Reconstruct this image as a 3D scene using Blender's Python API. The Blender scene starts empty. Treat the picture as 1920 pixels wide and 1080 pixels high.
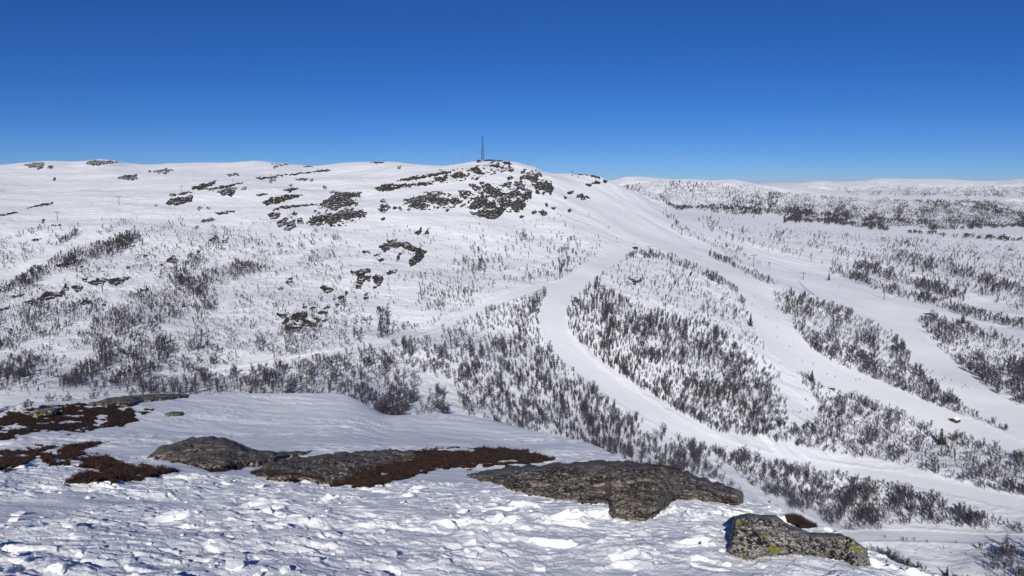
import bpy, bmesh, math
import numpy as np
from mathutils import Vector

SC = bpy.context.scene
COL = SC.collection
RNG = np.random.default_rng(7)

# ------------------------------------------------------------------ camera model (used to survey the photo into world metres)
F, HOR = 1478.0, 340.0
TH = math.atan((540.0 - HOR) / F)
CT, ST = math.cos(TH), math.sin(TH)

def azs(u, v):
    x = (np.asarray(u, float) - 960.0) / F
    y = (540.0 - np.asarray(v, float)) / F
    Y = CT + y * ST
    Z = y * CT - ST
    return np.arctan2(x, Y), Z / np.hypot(x, Y)

def project(P):
    X, Y, Z = P[..., 0], P[..., 1], P[..., 2]
    zf = np.maximum(Y * CT - Z * ST, 1e-3)
    return 960.0 + F * X / zf, 540.0 - F * (Y * ST + Z * CT) / zf

# ------------------------------------------------------------------ noise
_P = RNG.permutation(512).astype(np.int64)
_P = np.concatenate([_P, _P])
_A = RNG.random(512) * 2 * math.pi
_GX, _GY = np.cos(_A), np.sin(_A)
_R1, _R2, _R3 = RNG.random(512), RNG.random(512), RNG.random(512)

def hsh(i, j, s):
    return _P[(_P[(i + s * 57) & 511] + j) & 511]

def perlin(x, y, s=0):
    i = np.floor(x).astype(np.int64); j = np.floor(y).astype(np.int64)
    fx, fy = x - i, y - j
    u = fx * fx * fx * (fx * (fx * 6 - 15) + 10)
    v = fy * fy * fy * (fy * (fy * 6 - 15) + 10)
    def g(a, b):
        h = hsh(i + a, j + b, s)
        return _GX[h] * (fx - a) + _GY[h] * (fy - b)
    n0 = g(0, 0) * (1 - u) + g(1, 0) * u
    n1 = g(0, 1) * (1 - u) + g(1, 1) * u
    return (n0 * (1 - v) + n1 * v) * 1.5

def fbm(x, y, o=4, s=0, gain=0.5):
    r = 0.0; a = 1.0
    for k in range(o):
        r = r + a * perlin(x * 2 ** k + 17.3 * k, y * 2 ** k - 9.1 * k, s + k)
        a *= gain
    return r

def worley(x, y, s=0):
    """nearest two feature distances and three random numbers of the nearest cell, plus offset to its point"""
    i = np.floor(x).astype(np.int64); j = np.floor(y).astype(np.int64)
    d1 = np.full(x.shape, 9.0); d2 = np.full(x.shape, 9.0)
    hb = np.zeros(x.shape, np.int64); ox = np.zeros(x.shape); oy = np.zeros(x.shape)
    for a in (-1, 0, 1):
        for b in (-1, 0, 1):
            h = hsh(i + a, j + b, s)
            dx = x - (i + a + 0.1 + 0.8 * _R1[h]); dy = y - (j + b + 0.1 + 0.8 * _R2[h])
            d = np.hypot(dx, dy)
            m = d < d1
            d2 = np.where(m, d1, np.minimum(d2, d))
            d1 = np.where(m, d, d1); hb = np.where(m, h, hb)
            ox = np.where(m, dx, ox); oy = np.where(m, dy, oy)
    return d1, d2, hb, ox, oy

def sstep(a, b, x):
    t = np.clip((x - a) / (b - a), 0, 1)
    return t * t * (3 - 2 * t)

def pchip(xk, Y, xq):
    """monotone cubic through Y[k, ...] at knots xk, sampled at xq -> [q, ...]"""
    xk = np.asarray(xk, float); Y = np.asarray(Y, float)
    h = np.diff(xk); hh = h.reshape((-1,) + (1,) * (Y.ndim - 1))
    d = np.diff(Y, axis=0) / hh
    m = np.zeros_like(Y)
    w1 = 2 * hh[1:] + hh[:-1]; w2 = hh[1:] + 2 * hh[:-1]
    a, b = d[:-1], d[1:]
    ok = a * b > 0
    with np.errstate(all='ignore'):
        m[1:-1] = np.where(ok, (w1 + w2) / (w1 / np.where(ok, a, 1) + w2 / np.where(ok, b, 1)), 0)
    m[0], m[-1] = d[0], d[-1]
    xq = np.clip(np.asarray(xq, float), xk[0], xk[-1])
    k = np.clip(np.searchsorted(xk, xq, side='right') - 1, 0, len(h) - 1)
    t = (xq - xk[k]) / h[k]
    sh = (-1,) + (1,) * (Y.ndim - 1)
    t = t.reshape(sh); hk = h[k].reshape(sh)
    return ((2*t**3 - 3*t**2 + 1) * Y[k] + (t**3 - 2*t**2 + t) * hk * m[k]
            + (-2*t**3 + 3*t**2) * Y[k+1] + (t**3 - t**2) * hk * m[k+1])

# ------------------------------------------------------------------ mesh helpers
def mesh_np(name, V, faces, mat, smooth=True, parent=None, matidx=None):
    """V (n,3); faces (m,3) or (m,4) array"""
    V = np.ascontiguousarray(V, np.float32); faces = np.ascontiguousarray(faces, np.int32)
    me = bpy.data.meshes.new(name)
    n, k = faces.shape
    me.vertices.add(len(V)); me.vertices.foreach_set('co', V.ravel())
    me.loops.add(n * k); me.loops.foreach_set('vertex_index', faces.ravel())
    me.polygons.add(n)
    me.polygons.foreach_set('loop_start', np.arange(0, n * k, k, dtype=np.int32))
    me.polygons.foreach_set('loop_total', np.full(n, k, np.int32))
    me.polygons.foreach_set('use_smooth', np.full(n, bool(smooth)))
    for m in (mat if isinstance(mat, (list, tuple)) else [mat]):
        me.materials.append(m)
    if matidx is not None:
        me.polygons.foreach_set('material_index', np.ascontiguousarray(matidx, np.int32))
    me.update(calc_edges=True)
    return me

def link(name, me, parent=None, loc=None):
    o = bpy.data.objects.new(name, me); COL.objects.link(o)
    if parent is not None: o.parent = parent
    if loc is not None: o.location = loc
    return o

def tag(o, label=None, cat=None, group=None, kind=None):
    if label: o['label'] = label
    if cat: o['category'] = cat
    if group: o['group'] = group
    if kind: o['kind'] = kind
    return o

def empty(name, loc=(0, 0, 0), rz=0.0):
    o = bpy.data.objects.new(name, None); COL.objects.link(o)
    o.location = loc; o.rotation_euler = (0, 0, rz); o.empty_display_size = 0.5
    return o

def grid_faces(nr, nc):
    j, i = np.meshgrid(np.arange(nr - 1), np.arange(nc - 1), indexing='ij')
    a = (j * nc + i).ravel()
    return np.stack([a, a + 1, a + nc + 1, a + nc], 1)

class MB:
    """small mesh builder for man-made things: boxes, tapered tubes, prisms"""
    def __init__(self): self.v = []; self.f = []
    def add(self, vs, fs):
        b = len(self.v); self.v += [tuple(p) for p in vs]; self.f += [tuple(b + i for i in f) for f in fs]
    def box(self, c, s, rz=0.0):
        cx, cy, cz = c; sx, sy, sz = (q / 2 for q in s)
        ca, sa = math.cos(rz), math.sin(rz); vs = []
        for z in (-sz, sz):
            for x, y in ((-sx, -sy), (sx, -sy), (sx, sy), (-sx, sy)):
                vs.append((cx + x * ca - y * sa, cy + x * sa + y * ca, cz + z))
        self.add(vs, [(3, 2, 1, 0), (4, 5, 6, 7), (0, 1, 5, 4), (1, 2, 6, 5), (2, 3, 7, 6), (3, 0, 4, 7)])
    def tube(self, p, q, r0, r1=None, n=8):
        r1 = r0 if r1 is None else r1
        p, q = Vector(p), Vector(q); d = (q - p).normalized()
        a = d.orthogonal().normalized(); b = d.cross(a)
        vs = []
        for c, r in ((p, r0), (q, r1)):
            for k in range(n):
                t = 2 * math.pi * k / n
                vs.append(c + (a * math.cos(t) + b * math.sin(t)) * r)
        fs = [(k, (k + 1) % n, n + (k + 1) % n, n + k) for k in range(n)]
        fs += [tuple(reversed(range(n))), tuple(range(n, 2 * n))]
        self.add(vs, fs)
    def prism(self, outline, y0, y1):
        n = len(outline)
        vs = [(x, y0, z) for x, z in outline] + [(x, y1, z) for x, z in outline]
        fs = [(k, (k + 1) % n, n + (k + 1) % n, n + k) for k in range(n)]
        fs += [tuple(reversed(range(n))), tuple(range(n, 2 * n))]
        self.add(vs, fs)
    def mesh(self, name, mat, smooth=False):
        me = bpy.data.meshes.new(name); me.from_pydata(self.v, [], self.f)
        me.materials.append(mat)
        if smooth: me.polygons.foreach_set('use_smooth', [True] * len(me.polygons))
        me.update(); return me
    def build(self, name, mat, parent=None, smooth=False):
        return link(name, self.mesh(name, mat, smooth), parent)

# ------------------------------------------------------------------ materials
def new_mat(name):
    m = bpy.data.materials.new(name); m.use_nodes = True
    nt = m.node_tree; b = nt.nodes['Principled BSDF']
    return m, nt, b

def N(nt, typ, **kw):
    n = nt.nodes.new(typ)
    for k, v in kw.items():
        if k.startswith('i_'):
            n.inputs[k[2:].replace('_', ' ')].default_value = v
        else: setattr(n, k, v)
    return n

def ramp(nt, src, stops):
    r = nt.nodes.new('ShaderNodeValToRGB')
    while len(r.color_ramp.elements) < len(stops): r.color_ramp.elements.new(0.5)
    for e, (p, c) in zip(r.color_ramp.elements, stops):
        e.position = p; e.color = c if len(c) == 4 else (*c, 1)
    nt.links.new(src, r.inputs[0]); return r

def snow_mat(name, col, scales, dist, rough=0.55, mott=0.03):
    m, nt, b = new_mat(name)
    tc = nt.nodes.new('ShaderNodeTexCoord')
    h = None
    for k, (sc, am) in enumerate(scales):
        n = N(nt, 'ShaderNodeTexNoise', i_Scale=sc, i_Detail=5.0, i_Roughness=0.6)
        nt.links.new(tc.outputs['Object'], n.inputs['Vector'])
        mm = N(nt, 'ShaderNodeMath', operation='MULTIPLY'); mm.inputs[1].default_value = am
        nt.links.new(n.outputs[0], mm.inputs[0])
        if h is None: h = mm.outputs[0]
        else:
            ad = N(nt, 'ShaderNodeMath', operation='ADD')
            nt.links.new(h, ad.inputs[0]); nt.links.new(mm.outputs[0], ad.inputs[1]); h = ad.outputs[0]
    bp = N(nt, 'ShaderNodeBump', i_Strength=1.0, i_Distance=dist)
    nt.links.new(h, bp.inputs['Height']); nt.links.new(bp.outputs[0], b.inputs['Normal'])
    n = N(nt, 'ShaderNodeTexNoise', i_Scale=scales[0][0] * 0.35, i_Detail=6.0)
    nt.links.new(tc.outputs['Object'], n.inputs['Vector'])
    lo = tuple(c * (1 - mott) for c in col); hi = tuple(min(c * (1 + mott), 0.95) for c in col)
    r = ramp(nt, n.outputs[0], [(0.3, lo), (0.7, hi)])
    nt.links.new(r.outputs[0], b.inputs['Base Color'])
    b.inputs['Roughness'].default_value = rough
    b.inputs['Specular IOR Level'].default_value = 0.2
    return m

def plain_mat(name, col, rough=0.7, metal=0.0, var=0.12, scale=3.0):
    m, nt, b = new_mat(name)
    tc = nt.nodes.new('ShaderNodeTexCoord')
    n = N(nt, 'ShaderNodeTexNoise', i_Scale=scale, i_Detail=4.0)
    nt.links.new(tc.outputs['Object'], n.inputs['Vector'])
    r = ramp(nt, n.outputs[0], [(0.3, tuple(c * (1 - var) for c in col)), (0.7, tuple(c * (1 + var) for c in col))])
    nt.links.new(r.outputs[0], b.inputs['Base Color'])
    b.inputs['Roughness'].default_value = rough; b.inputs['Metallic'].default_value = metal
    return m

def rock_mat(name, stops, scale, bscale, bdist, lichen=None, lscale=3.0, lth=0.62, speck=None, sscale=40.0, sth=0.55, rosette=None, ledge=0):
    m, nt, b = new_mat(name)
    tc = nt.nodes.new('ShaderNodeTexCoord'); O = tc.outputs['Object']
    n = N(nt, 'ShaderNodeTexNoise', i_Scale=scale, i_Detail=10.0, i_Roughness=0.72, i_Distortion=0.15)
    nt.links.new(O, n.inputs['Vector'])
    c = ramp(nt, n.outputs[0], stops).outputs[0]
    def over(c, tex_scale, th, col, soft=0.03, seed=0.0, det=4.0, rough=0.6, clus=0.5):
        mp = N(nt, 'ShaderNodeMapping'); mp.inputs['Location'].default_value = (seed, seed * 2, -seed)
        nt.links.new(O, mp.inputs['Vector'])
        t = N(nt, 'ShaderNodeTexNoise', i_Scale=tex_scale, i_Detail=det, i_Roughness=rough)
        nt.links.new(mp.outputs[0], t.inputs['Vector'])
        t2 = N(nt, 'ShaderNodeTexNoise', i_Scale=tex_scale * 0.16, i_Detail=2.0)
        nt.links.new(mp.outputs[0], t2.inputs['Vector'])
        ma = N(nt, 'ShaderNodeMath', operation='MULTIPLY_ADD'); ma.inputs[1].default_value = clus; ma.inputs[2].default_value = -0.5 * clus
        nt.links.new(t2.outputs[0], ma.inputs[0])
        sm = N(nt, 'ShaderNodeMath', operation='ADD'); nt.links.new(t.outputs[0], sm.inputs[0]); nt.links.new(ma.outputs[0], sm.inputs[1])
        f = ramp(nt, sm.outputs[0], [(th, (0, 0, 0)), (th + soft, (1, 1, 1))])
        mx = N(nt, 'ShaderNodeMix', data_type='RGBA')
        nt.links.new(f.outputs[0], mx.inputs[0]); nt.links.new(c, mx.inputs[6]); mx.inputs[7].default_value = (*col, 1)
        return mx.outputs[2]
    if speck:
        for k, cc in enumerate(speck): c = over(c, sscale * (1 + 0.9 * k), sth + 0.02 * k, cc, 0.02, 3.3 + 5 * k)
    if lichen: c = over(c, lscale, lth, lichen, 0.05, 9.7, 4.0, 0.6, 0.0)
    if ledge:
        ge = nt.nodes.new('ShaderNodeNewGeometry'); se = nt.nodes.new('ShaderNodeSeparateXYZ'); nt.links.new(ge.outputs['Normal'], se.inputs[0])
        ln = N(nt, 'ShaderNodeTexNoise', i_Scale=0.22, i_Detail=4.0); nt.links.new(O, ln.inputs['Vector'])
        la = N(nt, 'ShaderNodeMath', operation='MULTIPLY_ADD'); la.inputs[1].default_value = 0.8; nt.links.new(ln.outputs[0], la.inputs[0]); nt.links.new(se.outputs[2], la.inputs[2])
        lr = ramp(nt, la.outputs[0], [(min(ledge, 0.98) / 2, (0, 0, 0)), ((ledge + 0.06) / 2, (1, 1, 1))])
        lh = N(nt, 'ShaderNodeMath', operation='MULTIPLY'); lh.inputs[1].default_value = 0.5; nt.links.new(la.outputs[0], lh.inputs[0]); nt.links.new(lh.outputs[0], lr.inputs[0])
        lr.color_ramp.elements[0].position = ledge / 2
        mx = N(nt, 'ShaderNodeMix', data_type='RGBA'); nt.links.new(lr.outputs[0], mx.inputs[0]); nt.links.new(c, mx.inputs[6]); mx.inputs[7].default_value = (0.845, 0.865, 0.90, 1); c = mx.outputs[2]
    if rosette:
        vo = N(nt, 'ShaderNodeTexVoronoi', i_Scale=rosette[0]); vo.inputs['Randomness'].default_value = 1.0
        nz = N(nt, 'ShaderNodeTexNoise', i_Scale=rosette[0] * 4.5, i_Detail=5.0, i_Roughness=0.7)
        nt.links.new(O, vo.inputs['Vector']); nt.links.new(O, nz.inputs['Vector'])
        sp = N(nt, 'ShaderNodeSeparateColor'); nt.links.new(vo.outputs['Color'], sp.inputs[0])
        lim = N(nt, 'ShaderNodeMath', operation='MULTIPLY_ADD'); lim.inputs[1].default_value = 0.62; lim.inputs[2].default_value = 0.32; nt.links.new(sp.outputs[0], lim.inputs[0])
        ds = N(nt, 'ShaderNodeMath', operation='MULTIPLY_ADD'); ds.inputs[1].default_value = 0.75; nt.links.new(nz.outputs[0], ds.inputs[0]); nt.links.new(vo.outputs['Distance'], ds.inputs[2])
        lt = N(nt, 'ShaderNodeMath', operation='LESS_THAN'); nt.links.new(ds.outputs[0], lt.inputs[0]); nt.links.new(lim.outputs[0], lt.inputs[1])
        cr = ramp(nt, nz.outputs[0], [(0.35, tuple(q * 0.7 for q in rosette[1])), (0.6, rosette[1])])
        mx = N(nt, 'ShaderNodeMix', data_type='RGBA'); nt.links.new(lt.outputs[0], mx.inputs[0]); nt.links.new(c, mx.inputs[6]); nt.links.new(cr.outputs[0], mx.inputs[7]); c = mx.outputs[2]
    nt.links.new(c, b.inputs['Base Color'])
    t = N(nt, 'ShaderNodeTexNoise', i_Scale=bscale, i_Detail=9.0, i_Roughness=0.7)
    nt.links.new(O, t.inputs['Vector'])
    bp = N(nt, 'ShaderNodeBump', i_Strength=1.0, i_Distance=bdist)
    nt.links.new(t.outputs[0], bp.inputs['Height']); nt.links.new(bp.outputs[0], b.inputs['Normal'])
    b.inputs['Roughness'].default_value = 0.85; b.inputs['Specular IOR Level'].default_value = 0.25
    return m

M = {}
M['snow_hill'] = snow_mat('hill snow', (0.845, 0.865, 0.90), [(0.02, 3.0), (0.12, 0.8), (0.6, 0.15)], 1.0)
M['snow_run'] = snow_mat('groomed snow', (0.82, 0.84, 0.875), [(0.05, 0.5), (0.5, 0.1)], 1.0)
M['snow_near'] = snow_mat('wind packed snow', (0.845, 0.865, 0.90), [(3.0, 0.02), (14.0, 0.012), (60.0, 0.004)], 1.0, 0.5)
M['cliff'] = rock_mat('dark cliff rock', [(0.3, (0.022, 0.021, 0.023)), (0.5, (0.05, 0.047, 0.047)), (0.72, (0.13, 0.12, 0.118))], 0.14, 0.3, 1.6, ledge=1.42)
M['heath'] = rock_mat('wind blown heath', [(0.3, (0.03, 0.026, 0.02)), (0.6, (0.065, 0.055, 0.04)), (0.8, (0.11, 0.1, 0.08))], 0.3, 0.5, 0.8)
M['slab'] = rock_mat('lichen slab', [(0.32, (0.09, 0.077, 0.067)), (0.5, (0.225, 0.193, 0.168)), (0.7, (0.36, 0.32, 0.288))], 4.0, 26.0, 0.02,
                     lichen=(0.19, 0.185, 0.09), lscale=1.6, lth=0.68, speck=[(0.02, 0.019, 0.018), (0.035, 0.03, 0.027)], sscale=20.0, sth=0.53)
M['boulder'] = rock_mat('lichen boulder', [(0.3, (0.15, 0.14, 0.125)), (0.5, (0.34, 0.32, 0.295)), (0.7, (0.5, 0.475, 0.45))], 6.0, 20.0, 0.02,
                        rosette=(4.2, (0.27, 0.26, 0.05)), speck=[(0.018, 0.017, 0.016), (0.03, 0.028, 0.026)], sscale=20.0, sth=0.555)
M['stone'] = rock_mat('grey stone', [(0.3, (0.07, 0.07, 0.065)), (0.7, (0.2, 0.2, 0.18))], 6.0, 20.0, 0.02)
M['heather'] = rock_mat('red brown heather', [(0.3, (0.012, 0.006, 0.005)), (0.55, (0.028, 0.012, 0.009)), (0.75, (0.05, 0.024, 0.016))], 14.0, 40.0, 0.03,
                        lichen=(0.10, 0.075, 0.04), lscale=5.0, lth=0.6, speck=[(0.012, 0.008, 0.006)], sscale=9.0, sth=0.55)
M['sprig'] = plain_mat('heather sprigs', (0.032, 0.0135, 0.010), 0.9, 0, 0.7, 8.0)
M['birch'], _nt, _b = new_mat('bare birch twigs')
_tc = _nt.nodes.new('ShaderNodeTexCoord'); _oi = _nt.nodes.new('ShaderNodeObjectInfo')
_ad = N(_nt, 'ShaderNodeVectorMath', operation='ADD'); _nt.links.new(_tc.outputs['Object'], _ad.inputs[0]); _nt.links.new(_oi.outputs['Location'], _ad.inputs[1])
_n = N(_nt, 'ShaderNodeTexNoise', i_Scale=0.16, i_Detail=3.0); _nt.links.new(_ad.outputs[0], _n.inputs['Vector'])
_r = ramp(_nt, _n.outputs[0], [(0.3, (0.026, 0.025, 0.036)), (0.5, (0.043, 0.039, 0.05)), (0.7, (0.068, 0.055, 0.054))])
_nt.links.new(_r.outputs[0], _b.inputs['Base Color']); _b.inputs['Roughness'].default_value = 0.9
M['bark'] = plain_mat('birch bark', (0.085, 0.08, 0.088), 0.9, 0, 0.3, 1.0)
M['needles'] = plain_mat('spruce needles', (0.018, 0.024, 0.018), 0.85, 0, 0.4, 0.8)
M['steel'] = plain_mat('weathered steel', (0.07, 0.075, 0.085), 0.6, 0.3, 0.2)
M['mast'] = plain_mat('blue grey mast paint', (0.02, 0.055, 0.15), 0.6, 0.0, 0.2, 0.5)
M['dark_wood'] = plain_mat('dark stained timber', (0.022, 0.02, 0.022), 0.8, 0, 0.3)
M['red_wood'] = plain_mat('red brown timber', (0.06, 0.028, 0.022), 0.8, 0, 0.25)
M['glass'] = plain_mat('dark window glass', (0.02, 0.025, 0.03), 0.15, 0, 0.1)
M['net'] = plain_mat('faded red netting', (0.5, 0.36, 0.36), 0.9, 0, 0.15)
M['black'] = plain_mat('dark clothing', (0.02, 0.02, 0.028), 0.9, 0, 0.2)
M['skin'] = plain_mat('skin', (0.45, 0.27, 0.2), 0.6, 0, 0.05)
M['roof_snow'] = snow_mat('roof snow', (0.845, 0.865, 0.90), [(0.8, 0.1)], 1.0)
# ------------------------------------------------------------------ terrain sheets: surveyed lines (u, v, range in metres), lofted in polar form round the viewpoint
class Sheet:
    def __init__(self, curves, rows, AZ):
        Ss, Ls = [], []
        for c in curves:
            if c[0] == 'z':                              # (u, z, r)
                a, _ = azs([p[0] for p in c[1]], HOR); r = np.array([p[2] for p in c[1]], float)
                s = np.array([p[1] for p in c[1]], float) / r
            else:
                a, s = azs([p[0] for p in c], [p[1] for p in c]); r = np.array([p[2] for p in c], float)
            Ss.append(pchip(a, s, AZ)); Ls.append(pchip(a, np.log(r), AZ))
        t = np.concatenate([np.linspace(k, k + 1, n, endpoint=False) for k, n in enumerate(rows)] + [[len(rows)]])
        kn = np.arange(len(curves))
        self.t, self.AZ = t, AZ
        self.S = pchip(kn, np.array(Ss), t)
        self.R = np.exp(pchip(kn, np.array(Ls), t))
        self.X = self.R * np.sin(AZ)[None]; self.Y = self.R * np.cos(AZ)[None]
        self.Z = self.S * self.R
    def finish(self):
        self.S = self.Z / self.R
        self.CM = np.maximum.accumulate(self.S, 0)
        self.P = np.stack([self.X, self.Y, self.Z], -1)
    def at(self, u, v):
        """points of the sheet seen at photo positions; nan where the line of sight passes over it"""
        u = np.atleast_1d(np.asarray(u, float)); v = np.broadcast_to(np.asarray(v, float), u.shape)
        a, s = azs(u, v)
        ci = np.interp(a, self.AZ, np.arange(len(self.AZ)))
        i0 = np.clip(np.floor(ci).astype(int), 0, len(self.AZ) - 2); w = ci - i0
        r = np.zeros(u.shape)
        for side, ww in ((0, 1 - w), (1, w)):
            i = i0 + side; rr = np.full(u.shape, np.nan)
            order = np.argsort(i, kind='stable'); si = i[order]
            cuts = np.flatnonzero(np.diff(si)) + 1
            for blk in np.split(order, cuts):
                if not len(blk): continue
                k = i[blk[0]]; cm = self.CM[:, k]
                j = np.searchsorted(cm, s[blk])
                ok = (j > 0) & (j < len(cm)); jj = np.clip(j, 1, len(cm) - 1)
                s0, s1 = self.S[jj - 1, k], self.S[jj, k]
                f = np.clip((s[blk] - s0) / np.where(np.abs(s1 - s0) < 1e-9, 1e-9, s1 - s0), 0, 1)
                q = self.R[jj - 1, k] * (1 - f) + self.R[jj, k] * f
                rr[blk] = np.where(ok, q, np.nan)
            r = r + ww * rr
        return np.stack([r * np.sin(a), r * np.cos(a), r * s], -1)
    def z_at(self, x, y):
        """height of the sheet above a map position"""
        a = np.arctan2(x, y); r = np.hypot(x, y)
        i = np.clip(np.rint(np.interp(a, self.AZ, np.arange(len(self.AZ)))).astype(int), 0, len(self.AZ) - 1)
        z = np.zeros(r.shape)
        for n in range(len(z)):
            z[n] = np.interp(r[n], self.R[:, i[n]], self.Z[:, i[n]])
        return z

dense = np.linspace(-0.66, 0.66, 1500)
AZ = np.concatenate([np.linspace(-1.25, -0.66, 90, endpoint=False), dense, np.linspace(0.66, 1.25, 91)[1:]])

# ---- far sheet: valley, mountain, plain and the ranges beyond
C = []
C.append(('z', [(-300, -44, 50), (960, -44, 50), (2220, -44, 50)]))
C.append(('z', [(-300, -66, 120), (600, -68, 120), (1300, -88, 120), (2220, -95, 120)]))
C.append(('z', [(-300, -84, 215), (600, -86, 220), (1200, -110, 220), (1600, -150, 220), (2220, -150, 220)]))
C.append([(-300, 800, 300), (0, 772, 300), (400, 748, 320), (640, 748, 320), (800, 795, 315), (1000, 825, 330), (1200, 880, 345), (1400, 940, 370), (1600, 1035, 385), (1760, 1062, 395), (1920, 1062, 400), (2220, 1080, 420)])
C.append([(-300, 740, 345), (0, 728, 345), (400, 712, 370), (640, 710, 370), (800, 735, 370), (1000, 770, 380), (1200, 830, 400), (1400, 890, 420), (1600, 975, 440), (1760, 1000, 445), (1920, 1008, 445), (2220, 1030, 450)])
C.append([(-300,685,400),(0,680,400),(200,670,400),(400,660,410),(640,650,420),(800,650,430),(1000,690,435),(1200,750,450),(1400,800,475),(1600,870,510),(1760,905,510),(1920,935,505),(2220,980,500)])
C.append([(-300,600,510),(0,580,520),(200,570,525),(400,570,530),(640,560,540),(800,560,550),(1000,575,550),(1200,605,560),(1400,650,630),(1600,705,680),(1760,740,690),(1920,775,670),(2220,830,640)])
C.append([(-300,490,690),(0,480,700),(200,460,720),(400,448,740),(640,445,760),(800,440,780),(950,425,830),(1040,425,850),(1200,475,830),(1400,530,890),(1600,570,980),(1760,595,990),(1920,625,960),(2220,660,920)])
C.append([(-300,400,960),(0,395,980),(200,378,1010),(400,362,1030),(640,365,1010),(800,358,1010),(900,350,1020),(1000,345,1050),(1100,365,1110),(1200,408,1120),(1300,440,1220),(1400,465,1330),(1600,495,1450),(1760,520,1460),(1920,545,1450),(2220,560,1430)])
C.append([(-300,345,1600),(0,338,1600),(200,332,1600),(400,327,1450),(640,331,1250),(800,329,1160),(900,321,1130),(1000,324,1150),(1100,341,1200),(1200,388,1230),(1300,424,1400),(1400,443,1600),(1600,469,1800),(1760,489,1850),(1920,510,1850),(2220,530,1850)])
C.append([(-300, 318, 2600), (0, 309, 2500), (50, 305, 2500), (95, 302, 2500), (130, 303, 2500), (165, 301, 2450), (190, 298, 2450), (208, 299.5, 2450), (240, 305.5, 2450), (280, 308.5, 2450), (330, 306, 2400), (380, 305, 2300), (430, 305, 2200), (480, 301.5, 2100), (510, 305, 1950), (590, 311, 1820), (640, 307, 1700), (700, 303.5, 1600), (730, 303.5, 1550), (780, 308, 1420), (830, 310.5, 1360), (870, 306, 1300), (900, 302, 1250), (930, 302, 1240), (960, 303, 1240), (985, 309, 1250), (1005, 314, 1260), (1018, 321, 1270), (1040, 324, 1280), (1080, 324.5, 1300), (1115, 327, 1320), (1140, 337, 1330), (1160, 346, 1340), (1185, 357, 1370), (1215, 373, 1430), (1245, 392, 1540), (1265, 405, 1700), (1290, 412, 1880), (1400, 425, 2200), (1600, 447, 2400), (1760, 463, 2500), (1920, 480, 2500), (2220, 500, 2500)])
C.append([(-300, 335, 3600), (600, 335, 3000), (840, 338, 2200), (960, 345, 2100), (1100, 375, 2500), (1200, 402, 3000), (1280, 400, 3300), (1400, 406, 3400), (1500, 415, 3500), (1600, 427, 3600), (1760, 431, 3900), (1920, 428, 4000), (2220, 430, 4000)])
C.append([(-300, 345, 5200), (960, 350, 5000), (1150, 365, 5000), (1280, 372, 4900), (1400, 375, 5000), (1500, 385, 5200), (1600, 395, 5800), (1760, 396, 6500), (1920, 394, 6800), (2220, 394, 7000)])
C.append([(-300, 346, 7000), (1050, 347, 7000), (1120, 342, 7000), (1150, 338.5, 7000), (1175, 333, 7000), (1205, 332, 7000), (1250, 335.5, 7000), (1300, 336, 7000), (1340, 338, 7000), (1372, 336.5, 7000), (1395, 341, 7200), (1430, 348, 7500), (1500, 357, 8500), (1600, 367, 9000), (1760, 373, 9500), (1920, 371, 9500), (2220, 372, 9500)])
C.append([(-300, 348, 9500), (1150, 349, 9500), (1430, 356, 11000), (1600, 361, 13000), (1920, 362, 13000), (2220, 362, 13000)])
C.append([(-300, 347, 17000), (1300, 347, 17000), (1420, 347.5, 17500), (1470, 346.5, 18000), (1510, 342, 18500), (1535, 339.8, 18500), (1570, 341, 18500), (1610, 339, 18500), (1660, 335, 18500), (1720, 336, 18500), (1780, 337, 18500), (1830, 339.5, 18500), (1870, 340, 18500), (1910, 335.5, 18500), (1960, 333, 18500), (2220, 335, 18500)])
C.append([(-300, 345, 40000), (2220, 345, 40000)])
ROWS = [6, 8, 14, 60, 60, 110, 130, 110, 70, 50, 24, 50, 50, 16, 40, 6]
T = Sheet(C, ROWS, AZ)
U0, V0 = project(np.stack([T.X, T.Y, T.Z], -1))

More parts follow.
